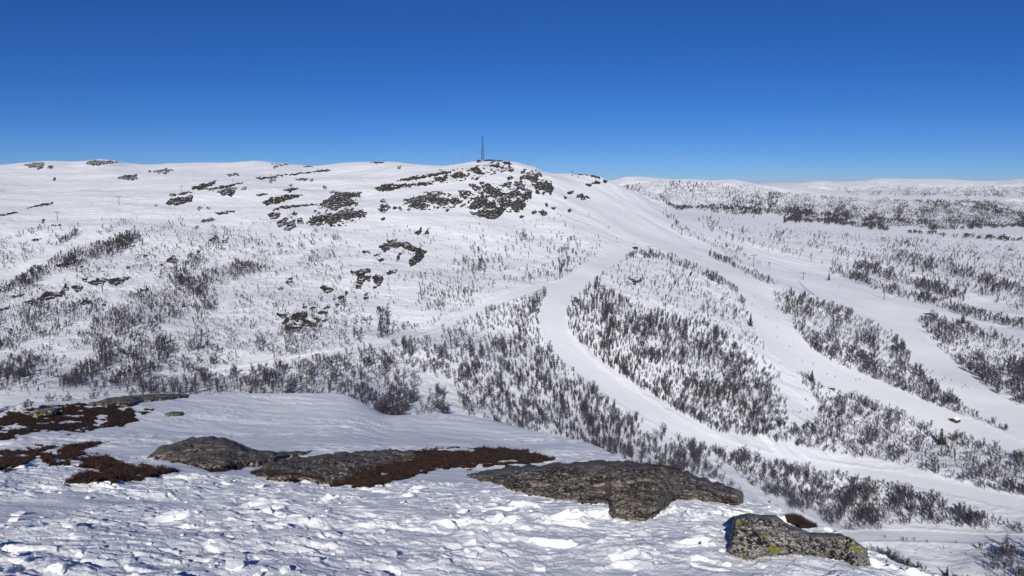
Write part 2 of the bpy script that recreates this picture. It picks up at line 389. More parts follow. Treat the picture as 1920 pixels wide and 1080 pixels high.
# groomed runs, traced: (u, v, half width in photo pixels)
RUNS = {
 'main': [(1178, 468, 10), (1150, 475, 16), (1120, 500, 17), (1085, 527, 19), (1055, 550, 24), (1038, 580, 25), (1036, 607, 24), (1047, 635, 22), (1075, 664, 21), (1112, 697, 22), (1155, 728, 22), (1205, 758, 21), (1258, 790, 20), (1320, 822, 18), (1390, 842, 15), (1460, 858, 13), (1540, 870, 12), (1620, 884, 12), (1700, 902, 13), (1780, 921, 14), (1860, 938, 14), (1960, 955, 15), (2080, 975, 15)],
 'traverse': [(1048, 538, 8), (1000, 546, 8), (950, 562, 8), (912, 575, 8), (868, 592, 8), (830, 615, 8), (780, 630, 7), (700, 648, 6), (620, 664, 6), (540, 677, 6), (470, 690, 6), (380, 702, 4), (300, 712, 3)],
 'face': [(1035, 322, 8), (1075, 345, 12), (1120, 378, 13), (1170, 412, 14), (1230, 445, 13), (1290, 478, 12), (1340, 502, 13), (1385, 525, 14), (1415, 555, 19), (1432, 595, 22), (1450, 628, 24), (1490, 665, 24), (1550, 700, 22), (1620, 728, 21), (1690, 755, 19), (1760, 785, 18), (1830, 810, 18), (1930, 845, 18), (2060, 880, 18)],
 'upper': [(1385, 486, 3), (1440, 510, 7), (1500, 536, 16), (1570, 556, 20), (1640, 580, 24), (1690, 605, 26), (1715, 640, 22), (1745, 675, 26), (1790, 715, 28), (1850, 760, 26), (1920, 795, 22), (2050, 850, 20)],
 'plain': [(1530, 512, 4), (1590, 537, 5), (1650, 557, 5), (1700, 574, 9), (1760, 588, 8), (1820, 607, 9), (1900, 632, 9), (1990, 660, 9)],
 'track': [(1580, 1008, 10), (1640, 1008, 10), (1720, 1012, 11), (1800, 1015, 11), (1880, 1014, 9), (1980, 1012, 9), (2080, 1012, 9)],
 'left': [(-60, 535, 6), (20, 516, 7), (90, 478, 7), (150, 448, 5), (175, 420, 4)],
}
RUN_T = {k: np.array(v, float) for k, v in RUNS.items()}
def run_dist(u, v, name):
    """signed distance from the run's edge in half widths: 0 centre, 1 edge"""
    L = RUN_T[name]; best = np.full(u.shape, 9.0)
    for p, q in zip(L[:-1], L[1:]):
        w = max(p[2], q[2]) * 2.5
        m = (u > min(p[0], q[0]) - w) & (u < max(p[0], q[0]) + w) & (v > min(p[1], q[1]) - w) & (v < max(p[1], q[1]) + w)
        if not m.any(): continue
        uu, vv = u[m], v[m]
        d = q[:2] - p[:2]; t = np.clip(((uu - p[0]) * d[0] + (vv - p[1]) * d[1]) / (d @ d), 0, 1)
        dd = np.hypot(uu - p[0] - t * d[0], vv - p[1] - t * d[1]) / (p[2] + (q[2] - p[2]) * t)
        best[m] = np.minimum(best[m], dd)
    return best

vis = (U0 > -150) & (U0 < 2080)
RD = {k: np.full(U0.shape, 9.0) for k in RUNS}
for k in RUNS:
    RD[k][vis] = run_dist(U0[vis] + 2.5 * perlin(U0[vis] / 18, V0[vis] / 18, 5), V0[vis] + 1.5 * perlin(U0[vis] / 15, V0[vis] / 15, 6), k)
RALL = np.minimum.reduce([RD[k] for k in RD if k != 'left'])

x, y, r = T.X, T.Y, T.R
near = 1 - sstep(2600, 4200, r)
rough = sstep(0.9, 1.9, RALL)
rel = 5.0 * fbm(x / 210, y / 210, 2, 1) + 1.5 * fbm(x / 75, y / 75, 2, 4) * (0.4 + 0.6 * rough)
gul = np.abs(perlin(x / 60 + 0.6 * perlin(x / 90, y / 90, 8), y / 130, 9))
rel += -0.45 * (1 - sstep(0.0, 0.35, gul)) * (0.25 + 0.75 * rough)
rel += rough * (0.38 * fbm(x / 24, y / 24, 3, 11) + 0.12 * np.abs(perlin(x / 7, y / 7, 15)))
crestk = np.exp(-((T.t[:, None] - 10) / 0.3) ** 2)          # keep the surveyed skyline
amp = near * sstep(200, 420, r) * (1 - 0.75 * crestk)
far = sstep(2600, 4500, r)
crestf = np.exp(-((T.t[:, None] - 13) / 0.22) ** 2) + np.exp(-((T.t[:, None] - 15) / 0.3) ** 2)
relf = far * (26 * fbm(x / 620, y / 620, 3, 21) + 16 * np.abs(fbm(x / 260, y / 260, 3, 25)) + sstep(9000, 14000, r) * 40 * np.abs(fbm(x / 900, y / 1400, 3, 28))) * (1 - 0.8 * np.clip(crestf, 0, 1))
lake = np.exp(-((T.t[:, None] - 11) / 0.35) ** 2) * sstep(1150, 1300, U0)
T.Z = T.Z + rel * amp * (1 - 0.8 * lake) + relf * (1 - 0.95 * lake)
# groomed runs: cut a little into the slope with a low bank along each edge
bank = np.exp(-((RALL - 1.12) / 0.16) ** 2)
T.Z += near * (-0.3 * (1 - sstep(0.7, 1.1, RALL)) + 0.12 * bank * (0.4 + 0.9 * perlin(x / 40, y / 40, 90)) + 0.022 * np.sin(RALL * 17 + 2.0 * perlin(x / 60, y / 60, 91)) * (RALL < 0.95))
T.finish()

ids = np.zeros(U0.shape, int)
names = list(RUNS)
for n, k in enumerate(names):
    if k != 'left': ids[(RD[k] < 1.0) & (r < 2600)] = n + 1
fc = grid_faces(*U0.shape)
fid = ids.ravel()[fc].min(1)
Pf = T.P.reshape(-1, 3)
def sub_mesh(name, sel, mat):
    f = fc[sel]; used = np.unique(f); mp = np.full(len(Pf), -1, np.int64); mp[used] = np.arange(len(used))
    return mesh_np(name, Pf[used], mp[f], mat)
tag(link('snowy_terrain', sub_mesh('snowy_terrain', fid == 0, M['snow_hill'])), kind='structure')
for n, k in enumerate(names):
    if (fid == n + 1).any():
        tag(link('ski_run' if k != 'track' else 'ski_track', sub_mesh('ski_run', fid == n + 1, M['snow_run'])), kind='structure')

# ---- near sheet: the windswept knoll the picture is taken from
E = [(-260, 800, 19), (0, 776, 22), (30, 770, 22), (85, 758, 23), (150, 753, 24), (233, 743, 25), (300, 738, 26), (360, 739, 26.5), (500, 738, 27), (640, 739, 27), (665, 748, 26.5), (700, 768, 25.5), (722, 779, 25), (745, 781, 25), (800, 779, 25.5), (860, 779, 25.5), (900, 785, 25), (940, 796, 24), (1000, 807, 22), (1060, 819, 19.5), (1090, 828, 18.5), (1120, 842, 17), (1150, 857, 15.5), (1200, 872, 14), (1300, 890, 12.6), (1343, 903, 12.1), (1393, 922, 11.5), (1437, 940, 11.1), (1493, 962, 10.6), (1563, 996, 10), (1633, 1033, 9.3), (1680, 1057, 8.8), (1740, 1081, 8.2), (1920, 1165, 7), (2150, 1260, 6)]
ea, es = azs([p[0] for p in E], [p[1] for p in E]); er = np.array([p[2] for p in E])
def frac(f, dv):      # a line part of the way between row F4 and the edge
    out = []
    for (u, v, rr) in E:
        v4, r4 = np.interp(u, F4u, F4v), np.interp(u, F4u, F4r)
        out.append((u, v4 + (v - v4) * f + dv, r4 + (rr - r4) * f))
    return out
F4 = [(-260, 860, 13), (0, 856, 13.2), (800, 856, 13.2), (1000, 863, 12.9), (1150, 880, 12), (1300, 903, 11.3), (1400, 934, 10.7), (1500, 970, 10.0), (1600, 1020, 9.2), (1740, 1090, 7.8), (1920, 1180, 6.7), (2150, 1275, 5.8)]
F4u, F4v, F4r = ([p[k] for p in F4] for k in range(3))
def past(k, slope):   # beyond the edge the knoll falls away
    return ('z', [(u, s * rr - (k - 1) * rr * max(slope, 0.1 - s), rr * k) for (u, v, rr), s in zip(E, es)])
K = [('z', [(-260, -1.66, 1.2), (2150, -1.66, 1.2)]),
     [(-260, 1150, 4.5), (1200, 1150, 4.5), (1500, 1170, 4.5), (1740, 1240, 4.3), (1920, 1330, 4.0), (2150, 1450, 3.6)],
     [(-260, 962, 7.6), (1000, 962, 7.6), (1300, 978, 7.6), (1400, 1003, 7.6), (1600, 1058, 7.3), (1740, 1118, 6.8), (1920, 1215, 5.9), (2150, 1320, 5.0)],
     [(-260, 906, 9.8), (900, 906, 9.8), (1100, 912, 9.8), (1300, 932, 9.8), (1400, 955, 9.5), (1500, 988, 9.1), (1600, 1032, 8.5), (1740, 1100, 7.5), (1920, 1195, 6.4), (2150, 1293, 5.5)],
     F4, frac(0.5, 2.0), E, past(1.12, 0.42), past(1.6, 0.62), past(3.0, 0.70),
     ('z', [(-260, -92, 130), (600, -92, 130), (1300, -100, 130), (2150, -105, 130)])]
G = Sheet(K, [70, 190, 110, 100, 90, 70, 30, 14, 10, 8], AZ)
x, y, r = G.X, G.Y, G.R
tt = G.t[:, None]
U1, V1 = project(np.stack([G.X, G.Y, G.Z], -1))
fade = 1 - sstep(6.0, 6.6, tt) * 0.7
edgek = np.exp(-((tt - 6) / 0.12) ** 2)
# broken wind crust: tilted plates of several sizes, trodden
trod = sstep(-0.25, 0.35, fbm(x / 2.6, y / 2.6, 2, 31) + 0.45 * (1 - sstep(8.5, 11.5, r)) + 0.08)
trod *= 1 - 0.85 * sstep(11.0, 14.5, r)
def plates(sx, sy, amp, tilt, s):
    qx = x / sx + 0.35 * perlin(x / sx * 1.3, y / sy * 1.3, s + 3); qy = y / sy + 0.35 * perlin(x / sx * 1.3 + 7, y / sy * 1.3, s + 4)
    d1, d2, h, ox, oy = worley(qx, qy, s)
    lift = (_R3[h] - 0.45) * amp + ox * (_R1[(h + 91) & 511] - 0.5) * tilt * 1.2 + oy * (_R2[(h + 33) & 511] - 0.42) * tilt * 2.2
    return lift * sstep(0.0, 0.16, d2 - d1)
det = trod * (plates(0.50, 0.42, 0.032, 0.06, 41) * sstep(-0.2, 0.15, perlin(x / 1.4, y / 1.4, 71) + 0.25 * sstep(-1, 1, x) - 0.12)
              + plates(0.24, 0.20, 0.024, 0.04, 51) * sstep(-0.2, 0.1, perlin(x / 0.8, y / 0.8, 72))
              + plates(0.10, 0.085, 0.010, 0.015, 56))
det += 0.035 * fbm(x / 0.9, y / 0.9, 3, 61) * (0.4 + 0.6 * trod)
wx = x + 0.35 * y
det += (1 - 0.75 * trod) * (0.016 * fbm(wx / 2.2, y / 0.8, 3, 65) + 0.02 * np.abs(perlin(wx / 4.2 + 0.5 * perlin(x / 2, y / 2, 66), y / 1.2, 68)) + sstep(-0.1, 0.35, perlin(x / 3.0, y / 3.0, 70)) * (0.022 * fbm(wx / 0.6, y / 0.24, 3, 69) + 0.012 * fbm(x / 0.2, y / 0.15, 2, 67)))
det += 0.10 * perlin(x / 4.5, y / 4.5, 75) * sstep(4, 8, r)
# footprints
fp = np.zeros(x.shape)
frng = np.random.default_rng(5)
path = [(-3.2, 5.6, 0.5), (-1.0, 6.4, 1.1), (0.8, 7.2, 0.9), (1.6, 6.2, 1.3)]
for cx, cy, hd in path:
    for k in range(9):
        px = cx + math.sin(hd) * 0.55 * k + (0.12 if k % 2 else -0.12) * math.cos(hd) + frng.normal(0, 0.06)
        py = cy + math.cos(hd) * 0.55 * k * 0.8 + frng.normal(0, 0.06)
        a = hd + frng.normal(0, 0.2); dx, dy = x - px, y - py
        m = np.hypot(dx, dy) < 0.4
        al = (dx * math.sin(a) + dy * math.cos(a))[m] / 0.17; ac = (dx * math.cos(a) - dy * math.sin(a))[m] / 0.075
        q = np.hypot(al, ac)
        fp[m] += -0.07 * (1 - sstep(0.7, 1.15, q)) + 0.022 * np.exp(-((q - 1.35) / 0.25) ** 2)
det += fp * sstep(3.0, 5.0, r)
G.Z = G.Z + det * fade * (1 - 0.5 * edgek) * sstep(1.2, 4, r) + 0.8 * fbm(x / 12, y / 12, 3, 81) * sstep(6.4, 8, tt)
G.finish()
link_near = tag(link('snow_slope', mesh_np('snow_slope', G.P.reshape(-1, 3), grid_faces(*U1.shape), M['snow_near'])), kind='structure')
GE = G.CM[-1]
def knoll_s(u, v): a, s = azs(u, v); return np.interp(a, G.AZ, GE)
# ------------------------------------------------------------------ rocks, slabs and heather: outlines surveyed from the photo, raised off the ground they sit on
def poly_sd(poly, U, V):
    """signed distance in photo pixels to an outline, positive inside"""
    p = np.asarray(poly, float); q = np.roll(p, -1, 0)
    best = np.full(U.shape, 1e9); ins = np.zeros(U.shape, bool)
    for a, b in zip(p, q):
        d = b - a; L = d @ d + 1e-9
        t = np.clip(((U - a[0]) * d[0] + (V - a[1]) * d[1]) / L, 0, 1)
        best = np.minimum(best, (U - a[0] - t * d[0]) ** 2 + (V - a[1] - t * d[1]) ** 2)
        c = (a[1] > V) != (b[1] > V)
        ins ^= c & (U < (b[0] - a[0]) * (V - a[1]) / (b[1] - a[1] + 1e-12) + a[0])
    d = np.sqrt(best)
    return np.where(ins, d, -d)

def relief(sheet, poly, step, thick, edge, mat, name, jit=2.0, jsc=8.0, holes=0.0, hsc=10.0, steep=0.0, rough=0.3, rsc=6.0, sink=0.5, seed=0, raise_=0.0, parent=None, ybias=1.0, grow=0.0, hasp=0.6, soft=False, cut=(), lump=0.0):
    """thick: metres the surface stands proud along the sight line; steep: share of the run-back taken out, so that the face stands up"""
    p = np.asarray(poly, float)
    u = np.arange(p[:, 0].min() - 4 * step - jit, p[:, 0].max() + 4 * step + jit, step)
    v = np.arange(p[:, 1].min() - 4 * step - jit, p[:, 1].max() + 4 * step + jit, step)
    U, V = np.meshgrid(u, v)
    d = poly_sd(p, U, V) + grow + jit * fbm(U / jsc, V / jsc * ybias, 3, seed % 40)
    for c_ in cut: d = np.minimum(d, -poly_sd(c_, U, V) + 0.6 * fbm(U / 9, V / 4, 2, 9))
    if holes > 0:
        h = fbm(U / hsc, V / (hsc * hasp), 3, (seed + 7) % 40)
        d = np.minimum(d, (holes - 0.25 - h) * hsc * 0.6)
    P = sheet.at(U.ravel(), V.ravel()).reshape(U.shape + (3,))
    ok = np.isfinite(P[..., 0])
    r = np.hypot(P[..., 0], P[..., 1])
    q = np.clip(d / edge, 0, 1); dome = (q * q * (3 - 2 * q) * 0.6 + 0.4 * np.sqrt(1 - (1 - q) ** 2)) if soft else np.sqrt(1 - (1 - q) ** 2)
    n = fbm(U / rsc, V / rsc * 1.3, 4, (seed + 13) % 40)
    t = thick * dome * (1 + rough * n)
    if steep > 0:
        inside = (d > 0) & ok
        rb = np.where(inside, r, np.inf)
        # nearest ground range below each column's outline, smoothed sideways
        b = rb.min(0); good = np.isfinite(b)
        b = np.interp(u, u[good], b[good]); kk = max(3, int(14 / step)) | 1
        b = np.convolve(np.pad(b, kk // 2, mode='edge'), np.ones(kk) / kk, 'valid')
        t = t + steep * np.clip(r - b[None], 0, None) * dome
    if lump > 0: t = t + lump * dome * (fbm(U / 9, V / 5, 3, (seed + 21) % 40) + 1.2 * fbm(U / 34, V / 12, 2, (seed + 23) % 40))
    rn = np.where(d > 0, r - t, r)
    f = (rn / np.where(r > 0, r, 1))[..., None]
    Q = P * f
    Q[..., 2] += np.where(d > 0, raise_ * dome * (1 + rough * n), -sink)
    fq = grid_faces(len(v), len(u))
    ins = (d > 0).ravel(); okf = ok.ravel()
    sel = ins[fq].any(1) & okf[fq].all(1)
    if not sel.any(): return None
    fq = fq[sel]; used = np.unique(fq); mp = np.full(U.size, -1, np.int64); mp[used] = np.arange(len(used))
    Qf = Q.reshape(-1, 3)[used]
    c = Qf.mean(0); c[2] = Qf[:, 2].min()
    me = mesh_np(name, Qf - c, mp[fq][:, ::-1], mat)
    o = link(name, me, parent, c)
    o['_'] = 0; del o['_']
    relief.last = (Qf, ins[used], d.ravel()[used])
    return o

def Z(ox, oy, k, *xy):
    return [(ox + a / k, oy + b / k) for a, b in zip(xy[::2], xy[1::2])]
A2 = (480, 280, 4); A1 = (0, 280, 4); A5 = (0, 520, 4); A6 = (480, 520, 4); A4 = (820, 230, 5.647); A3 = (960, 280, 4)

OUT = []     # (outline, kind, label, group)
def rk(base, xy, kind='r', label=None, group=None): OUT.append((Z(*base, *xy), kind, label, group))
gl = 'small dark rock breaking through snow on the slope left of the cliffs'
gL = 'low dark rock ledge among bare birches on the left hillside'
gS = 'far rock patch near the white skyline at upper left'
gH = 'thin strip of wind blown heath on the upper snow ridge'
gC = 'ragged block of dark cliff below the mast summit'
gM = 'small rock on the snow slope right of the cliffs'
gT = 'small rock patch on the snow just under the mast buildings'
gB = 'little rock step between birches in the middle slope'
G_ = lambda t: (t, t.replace('small ', '').replace('low ', '') + 's group')
def many(base, txt, kind, *lists):
    for xy in lists: rk(base, xy, kind, txt, 'set: ' + txt)
rk(A2, (50,400,120,360,250,340,350,345,250,375,150,410,80,415), 'h', 'tapering olive heath strip on the ridge, left of the biggest left hand outcrop')
many(A2, gH, 'h', (205,305,320,290,260,315), (130,455,210,425,330,415,450,415,340,425,230,440), (0,335,85,335,20,348), (120,200,300,180,540,150,560,158,400,175,220,195), (0,215,150,205,170,212,20,225), (300,225,370,215,385,228,310,232), (120,110,260,115,200,120), (360,130,420,120,430,130))
rk(A2, (480,415,540,375,610,330,780,325,770,345,690,360,730,385,740,410,620,430,600,455,560,440), 'r', 'wide rock and heath step above the left hand row of ledges on the shoulder')
rk(A2, (100,490,140,470,185,485,150,510,110,515), 'r', 'leftmost small striped rock of the ledge row on the shoulder')
rk(A2, (160,545,230,515,220,560,170,580), 'r', 'rounded dark rock second from the left in the shoulder ledge row')
rk(A2, (210,600,240,545,290,535,290,580,250,605), 'r', 'slanting rock pointing downhill at the lower left of the shoulder ledges')
rk(A2, (315,520,350,525,350,555,320,555), 'r', 'square little rock beside the slanting one on the shoulder')
rk(A2, (395,545,430,510,520,490,560,495,510,530,470,570,420,560), 'r', 'spiky dark ledge in the middle of the shoulder')
rk(A2, (525,540,600,480,690,450,740,470,810,465,810,495,740,500,690,525,640,510,600,550,550,560), 'r', 'long dark ledge with a ragged lower edge on the shoulder')
rk(A2, (935,395,950,375,975,400), 'r', 'topmost of three small rocks stacked between shoulder and cliffs')
rk(A2, (930,420,990,415,1000,435,940,440), 'r', 'middle of three small rocks stacked between shoulder and cliffs')
rk(A2, (920,450,990,450,960,472), 'r', 'lowest of three small rocks stacked between shoulder and cliffs')
rk(A2, (1035,440,1080,430,1090,448), 'r', 'lone rounded rock right of the three stacked rocks')
rk(A2, (890,290,990,255,1090,265,1330,240,1320,260,1090,285,1000,310,930,310), 'h', 'long brown heath band running up towards the mast')
rk(A2, (1060,230,1150,210,1450,165,1460,175,1250,215,1120,235), 'h', 'highest long heath stripe leading to the summit')
rk(A2, (1335,215,1420,200,1440,220,1390,245,1350,235), 'h', 'olive rock patch at the end of the heath band')
rk(A2, (1460,195,1530,165,1590,205,1540,205,1490,220), 'h', 'arched heath patch left below the mast')
rk(A2, (1605,150,1660,130,1700,180,1680,190,1630,165), 'h', 'brown rock patch straight under the mast')
rk(A2, (1115,380,1250,350,1390,325,1370,350,1330,390,1270,390,1180,400,1150,395), 'r', 'slanting dark roof of rock at the left end of the cliffs')
rk(A2, (1150,430,1180,400,1260,405,1280,430,1220,440), 'r', 'low rock under the slanting roof at the left end of the cliffs')
rk(A2, (1340,380,1380,360,1440,370,1430,410,1390,420,1350,400), 'r', 'upright block in the left part of the cliff band')
rk(A2, (1440,380,1500,365,1540,390,1500,410,1460,400), 'r', 'broken rock between the upright block and the main cliff')
rk(A2, (1525,310,1570,310,1610,320,1600,350,1560,360,1530,340), 'r', 'squat dark block standing alone above the cliff band')
rk(A2, (1605,265,1650,260,1680,295,1640,305), 'r', 'small rock right above the squat lone block')
rk(A2, (1700,270,1740,255,1800,300,1860,330,1850,345,1790,360,1760,330,1710,310), 'r', 'diagonal upper buttress of the main cliff')
rk(A4, (330,900,390,820,480,770,540,830,610,850,620,890,560,900,450,890,380,910), 'r', 'upper left face of the main cliff')
rk(A4, (370,960,450,930,560,930,640,910,720,890,650,990,580,1020,500,1000), 'r', 'streaked foot of the main cliff, its lowest and tallest dark wall')
rk(A4, (640,830,700,790,780,850,860,800,940,860,900,900,820,935,780,880,720,870,690,880), 'r', 'right hand lower face of the main cliff')
rk(A4, (720,760,800,725,880,750,830,790,750,790), 'r', 'dark ledge in the centre of the cliff band')
rk(A4, (870,770,930,760,960,700,990,720,990,790,930,820), 'r', 'jagged right end of the lower cliff')
rk(A4, (740,590,770,565,795,580,770,600), 'r', 'isolated rock above the middle of the cliffs')
rk(A4, (690,665,720,640,785,640,770,670), 'r', 'flat rock step left of the spiky ledge high in the cliffs')
rk(A4, (810,650,820,620,890,630,920,660,900,685,850,675), 'r', 'spiky ledge high in the middle of the cliffs')
rk(A4, (880,515,915,510,925,540,890,530), 'r', 'topmost little rock of the right hand crag')
rk(A4, (900,570,940,555,1000,565,1055,580,1060,640,1010,620,980,600,930,585), 'r', 'upper wall of the right hand crag')
rk(A4, (1035,560,1080,520,1095,555,1060,585), 'r', 'horn of rock on the right hand crag against the ski slope')
rk(A4, (1020,660,1080,630,1150,620,1200,645,1225,690,1200,750,1170,725,1100,700,1050,690), 'r', 'snub nosed lower end of the right hand crag')
rk(A4, (1045,740,1060,705,1085,750), 'r', 'wedge of rock hanging under the right hand crag')
rk(A4, (1500,765,1540,745,1565,805,1530,805), 'r', 'larger of two rocks on the open slope right of the crag')
rk(A4, (1580,780,1610,800,1590,800), 'r', 'smaller of two rocks on the open slope right of the crag')
many(A4, gM, 'r', (1645,640,1680,615,1720,635,1670,650), (1580,655,1620,655,1610,670), (1755,600,1800,620,1780,640), (1095,945,1140,945,1150,970,1110,965), (1205,900,1250,900,1240,920))
rk(A4, (1445,540,1560,545,1640,545,1720,565,1700,575,1600,555,1480,550), 'h', 'thin rocky rim on the skyline right of the lift towers')
many(A4, gT, 'h', (560,450,640,440,660,460,600,465), (690,410,750,400,780,440,720,430), (660,470,710,465,700,485), (630,395,680,395,700,405,650,408))
rk(A2, (930,730,960,705,1010,715,1060,695,1130,700,1200,735,1270,760,1250,800,1240,830,1160,870,1145,830,1200,800,1200,765,1130,745,1090,725,1010,730,965,760), 'r', 'horseshoe arc of dark rock in the middle of the slope')
rk(A2, (985,685,1050,675,1040,700,1000,700), 'r', 'rock cap on top of the horseshoe arc')
many(A2, gB, 'r', (805,765,840,760,850,780), (890,795,930,785,925,800), (915,830,955,820,940,840), (755,1025,780,1020,780,1045,755,1045), (820,955,860,950,855,980,825,975), (480,1035,520,1025,580,1050,540,1080,510,1060), (1200,620,1240,590,1240,610,1215,640), (1270,630,1290,600,1290,625))
rk(A2, (745,930,780,905,850,895,850,920,810,930,815,970,790,1010,760,995,770,950), 'r', 'hooked rock left below the horseshoe arc')
rk(A2, (875,950,945,945,945,980,920,1025,890,1000), 'r', 'tooth shaped rock below the horseshoe arc')
rk(A2, (980,930,1000,905,1050,905,1045,930), 'r', 'small block right of the tooth shaped rock')
rk(A2, (225,990,260,985,270,998,235,1003), 'r', 'lone rounded stone on the bare slope left of the curved bank')
rk(A2, (1075,780,1082,780,1067,840,1055,840), 'r', 'thin upright crack of rock inside the horseshoe arc')
rk(A2, (860,95,980,85,960,100,900,105), 'h', 'flat rocky crown on the skyline left of the mast')
many(A1, gS, 'r', (630,100,700,85,790,90,900,95,760,108,700,112), (370,125,400,125,390,140,365,138), (180,115,330,100,320,135,220,130), (890,215,930,200,1020,190,1025,220,960,225), (1150,165,1230,150,1290,155,1240,180))
many(A1, gH, 'h', (1435,285,1500,270,1620,235,1610,255,1510,300,1450,300), (1545,300,1680,275,1820,245,1700,290,1580,305), (0,495,110,470,130,475,20,498), (205,440,300,410,395,400,380,412,240,430), (1700,190,1780,182,1790,195,1720,200), (1620,480,1740,462,1760,468,1650,490), (390,570,470,562,440,572))
rk(A1, (1640,320,1700,290,1770,290,1740,335,1680,340), 'r', 'dark outcrop hanging under the heath by the left lift line')
rk(A1, (1275,345,1400,320,1450,318,1380,338), 'h', 'heath edge right beside the third lift tower of the left line')
rk(A1, (1245,400,1290,370,1440,350,1430,385,1340,410,1270,410), 'r', 'comb shaped dark outcrop below the left lift line')
many(A1, gl, 'r', (1510,540,1590,515,1600,525,1545,545), (1570,685,1600,655,1625,660,1600,690), (1660,700,1710,670,1700,690), (1415,805,1430,775,1440,790), (1075,800,1110,785,1105,805), (240,680,300,668,280,685), (1160,425,1175,415,1180,428))
many(A1, gL, 'r', (420,870,510,850,540,850,480,875), (550,840,610,825,600,840), (815,995,880,965,970,960,870,1015), (475,1050,490,1015,505,1040,480,1065), (620,980,655,965,640,985), (1060,1058,1100,1050,1080,1065))
rk(A1, (1250,840,1300,800,1330,830,1290,850), 'r', 'arrow shaped rock among the birches on the left slope')
rk(A1, (665,1000,740,970,800,975,780,1000,700,1015), 'r', 'flat dark slab, upper one of the left birch belt')
rk(A1, (540,1030,570,1020,615,1035,600,1060,560,1060), 'r', 'round dark boulder under the flat slab on the left slope')
rk(A5, (280,160,350,110,480,110,480,125,400,150,330,165), 'r', 'ragged ledge left of the round boulder on the left slope')
many(A5, gL, 'r', (90,145,180,120,150,145), (190,185,240,170,235,195,200,195), (0,245,70,215,50,240), (605,195,640,175,680,175,640,200), (900,710,940,715,930,730), (820,775,900,755,860,790))
rk(A6, (155,275,230,280,220,300,190,295), 'r', 'thin tip at the left of the forked rock group')
rk(A6, (250,290,330,260,380,260,370,295,310,310,305,330,290,310), 'r', 'upper limb of the forked rock group on the lower slope')
rk(A6, (350,305,400,330,445,360,400,365,360,340), 'r', 'slanting right limb of the forked rock group')
rk(A6, (200,345,230,300,250,310,240,340), 'r', 'left limb of the forked rock group')
rk(A6, (215,365,270,350,280,390,230,410), 'r', 'rounded foot of the forked rock group')
rk(A6, (290,380,340,370,320,395), 'r', 'small stone by the foot of the forked rock group')
many(A6, gB, 'r', (465,265,530,250,520,275), (440,310,480,315,460,330), (595,205,615,200,605,220))
rk(A6, (610,145,670,130,680,105,660,180,630,165), 'r', 'dark rock in the hollow at the end of the curved snow bank')
many(A3, gB, 'r', (890,975,930,985,980,960,960,995,910,995), (1330,930,1345,925,1340,945))
rk(A3, (200,465,230,460,260,485,230,490), 'r', 'rock on the right shoulder below the crag, above the birch line')

gr_ = np.random.default_rng(77); base_n = len(OUT)
gX = 'little rock sticking out of the snow around the bigger outcrops'
for n in range(95):
    q = np.mean(OUT[int(gr_.integers(0, base_n))][0], 0) + gr_.normal(0, 1, 2) * (26, 11); w_, h_ = gr_.uniform(1.5, 4.5), gr_.uniform(0.8, 2.2)
    OUT.append(([(q[0] + w_ * math.cos(a) * gr_.uniform(.6, 1.3), q[1] + h_ * math.sin(a) * gr_.uniform(.6, 1.3) - 0.3 * w_ * math.cos(a)) for a in np.linspace(0, 5.6, 7)], 'r', gX, 'set: ' + gX))
OUT += [(Z(*A4, 330,800,480,640,700,660,980,700,985,800,900,930,800,935,700,960,580,1015,370,965,330,900), 'b', 'broad broken cliff face with snowy ledges right below the mast', None),
        (Z(*A4, 850,600,900,500,1080,510,1120,600,1210,640,1210,720,1080,710,960,660), 'b', 'broken rock between the snow gullies of the right hand crag', None),
        (Z(*A2, 1100,400,1240,330,1400,315,1560,370,1580,430,1420,430,1280,450,1140,450), 'b', 'broken ledges at the left end of the cliff band', None),
        (Z(*A2, 380,560,470,420,620,330,790,320,780,400,820,470,820,510,640,570,540,570), 'b', 'broken rock steps of the left hand shoulder', None),
        (Z(*A2, 1380,170,1560,140,1740,110,1900,90,1920,150,1780,190,1580,230,1400,250), 'c', 'scattered heath patches on the snow around the mast foot', None),
        (Z(*A4, 560,410,780,400,800,470,700,520,560,500), 'c', 'mottled heath slope right below the summit buildings', None)]
for n, (poly, kind, label, group) in enumerate(OUT):
    p = np.array(poly); c = p.mean(0)
    r0 = T.at(c[0], c[1])[0]; rr = np.hypot(r0[0], r0[1])
    if not np.isfinite(rr):
        r0 = T.at(c[0], c[1] + 5)[0]; rr = np.hypot(r0[0], r0[1])
    size = math.sqrt((np.ptp(p[:, 0])) * (np.ptp(p[:, 1])))
    h = kind in 'hc'; bk = kind in 'bc'
    o = relief(T, poly, 0.6, (0.004 if h else min(0.006, 0.0012 + size * 0.0002)) * rr * (0.35 if h else 1), 1.2 if h else 2.2, M['heath' if h else 'cliff'],
               'heath_patch' if h else 'rock_outcrop', grow=1.0 if h else 1.5, jit=2.2 if h else 2.4, jsc=7.0, holes=(0.06 if kind == 'c' else 0.03) if bk else 0.95 if (h or size > 12) else 0.0, hsc=7.0 if bk else 6.0, hasp=0.45 if h else 0.6,
               rough=0.7, rsc=4.0, sink=1.0, seed=n * 3, ybias=1.8 if h else 1.0)
    if o: tag(o, label, 'heath' if h else 'rock', group)

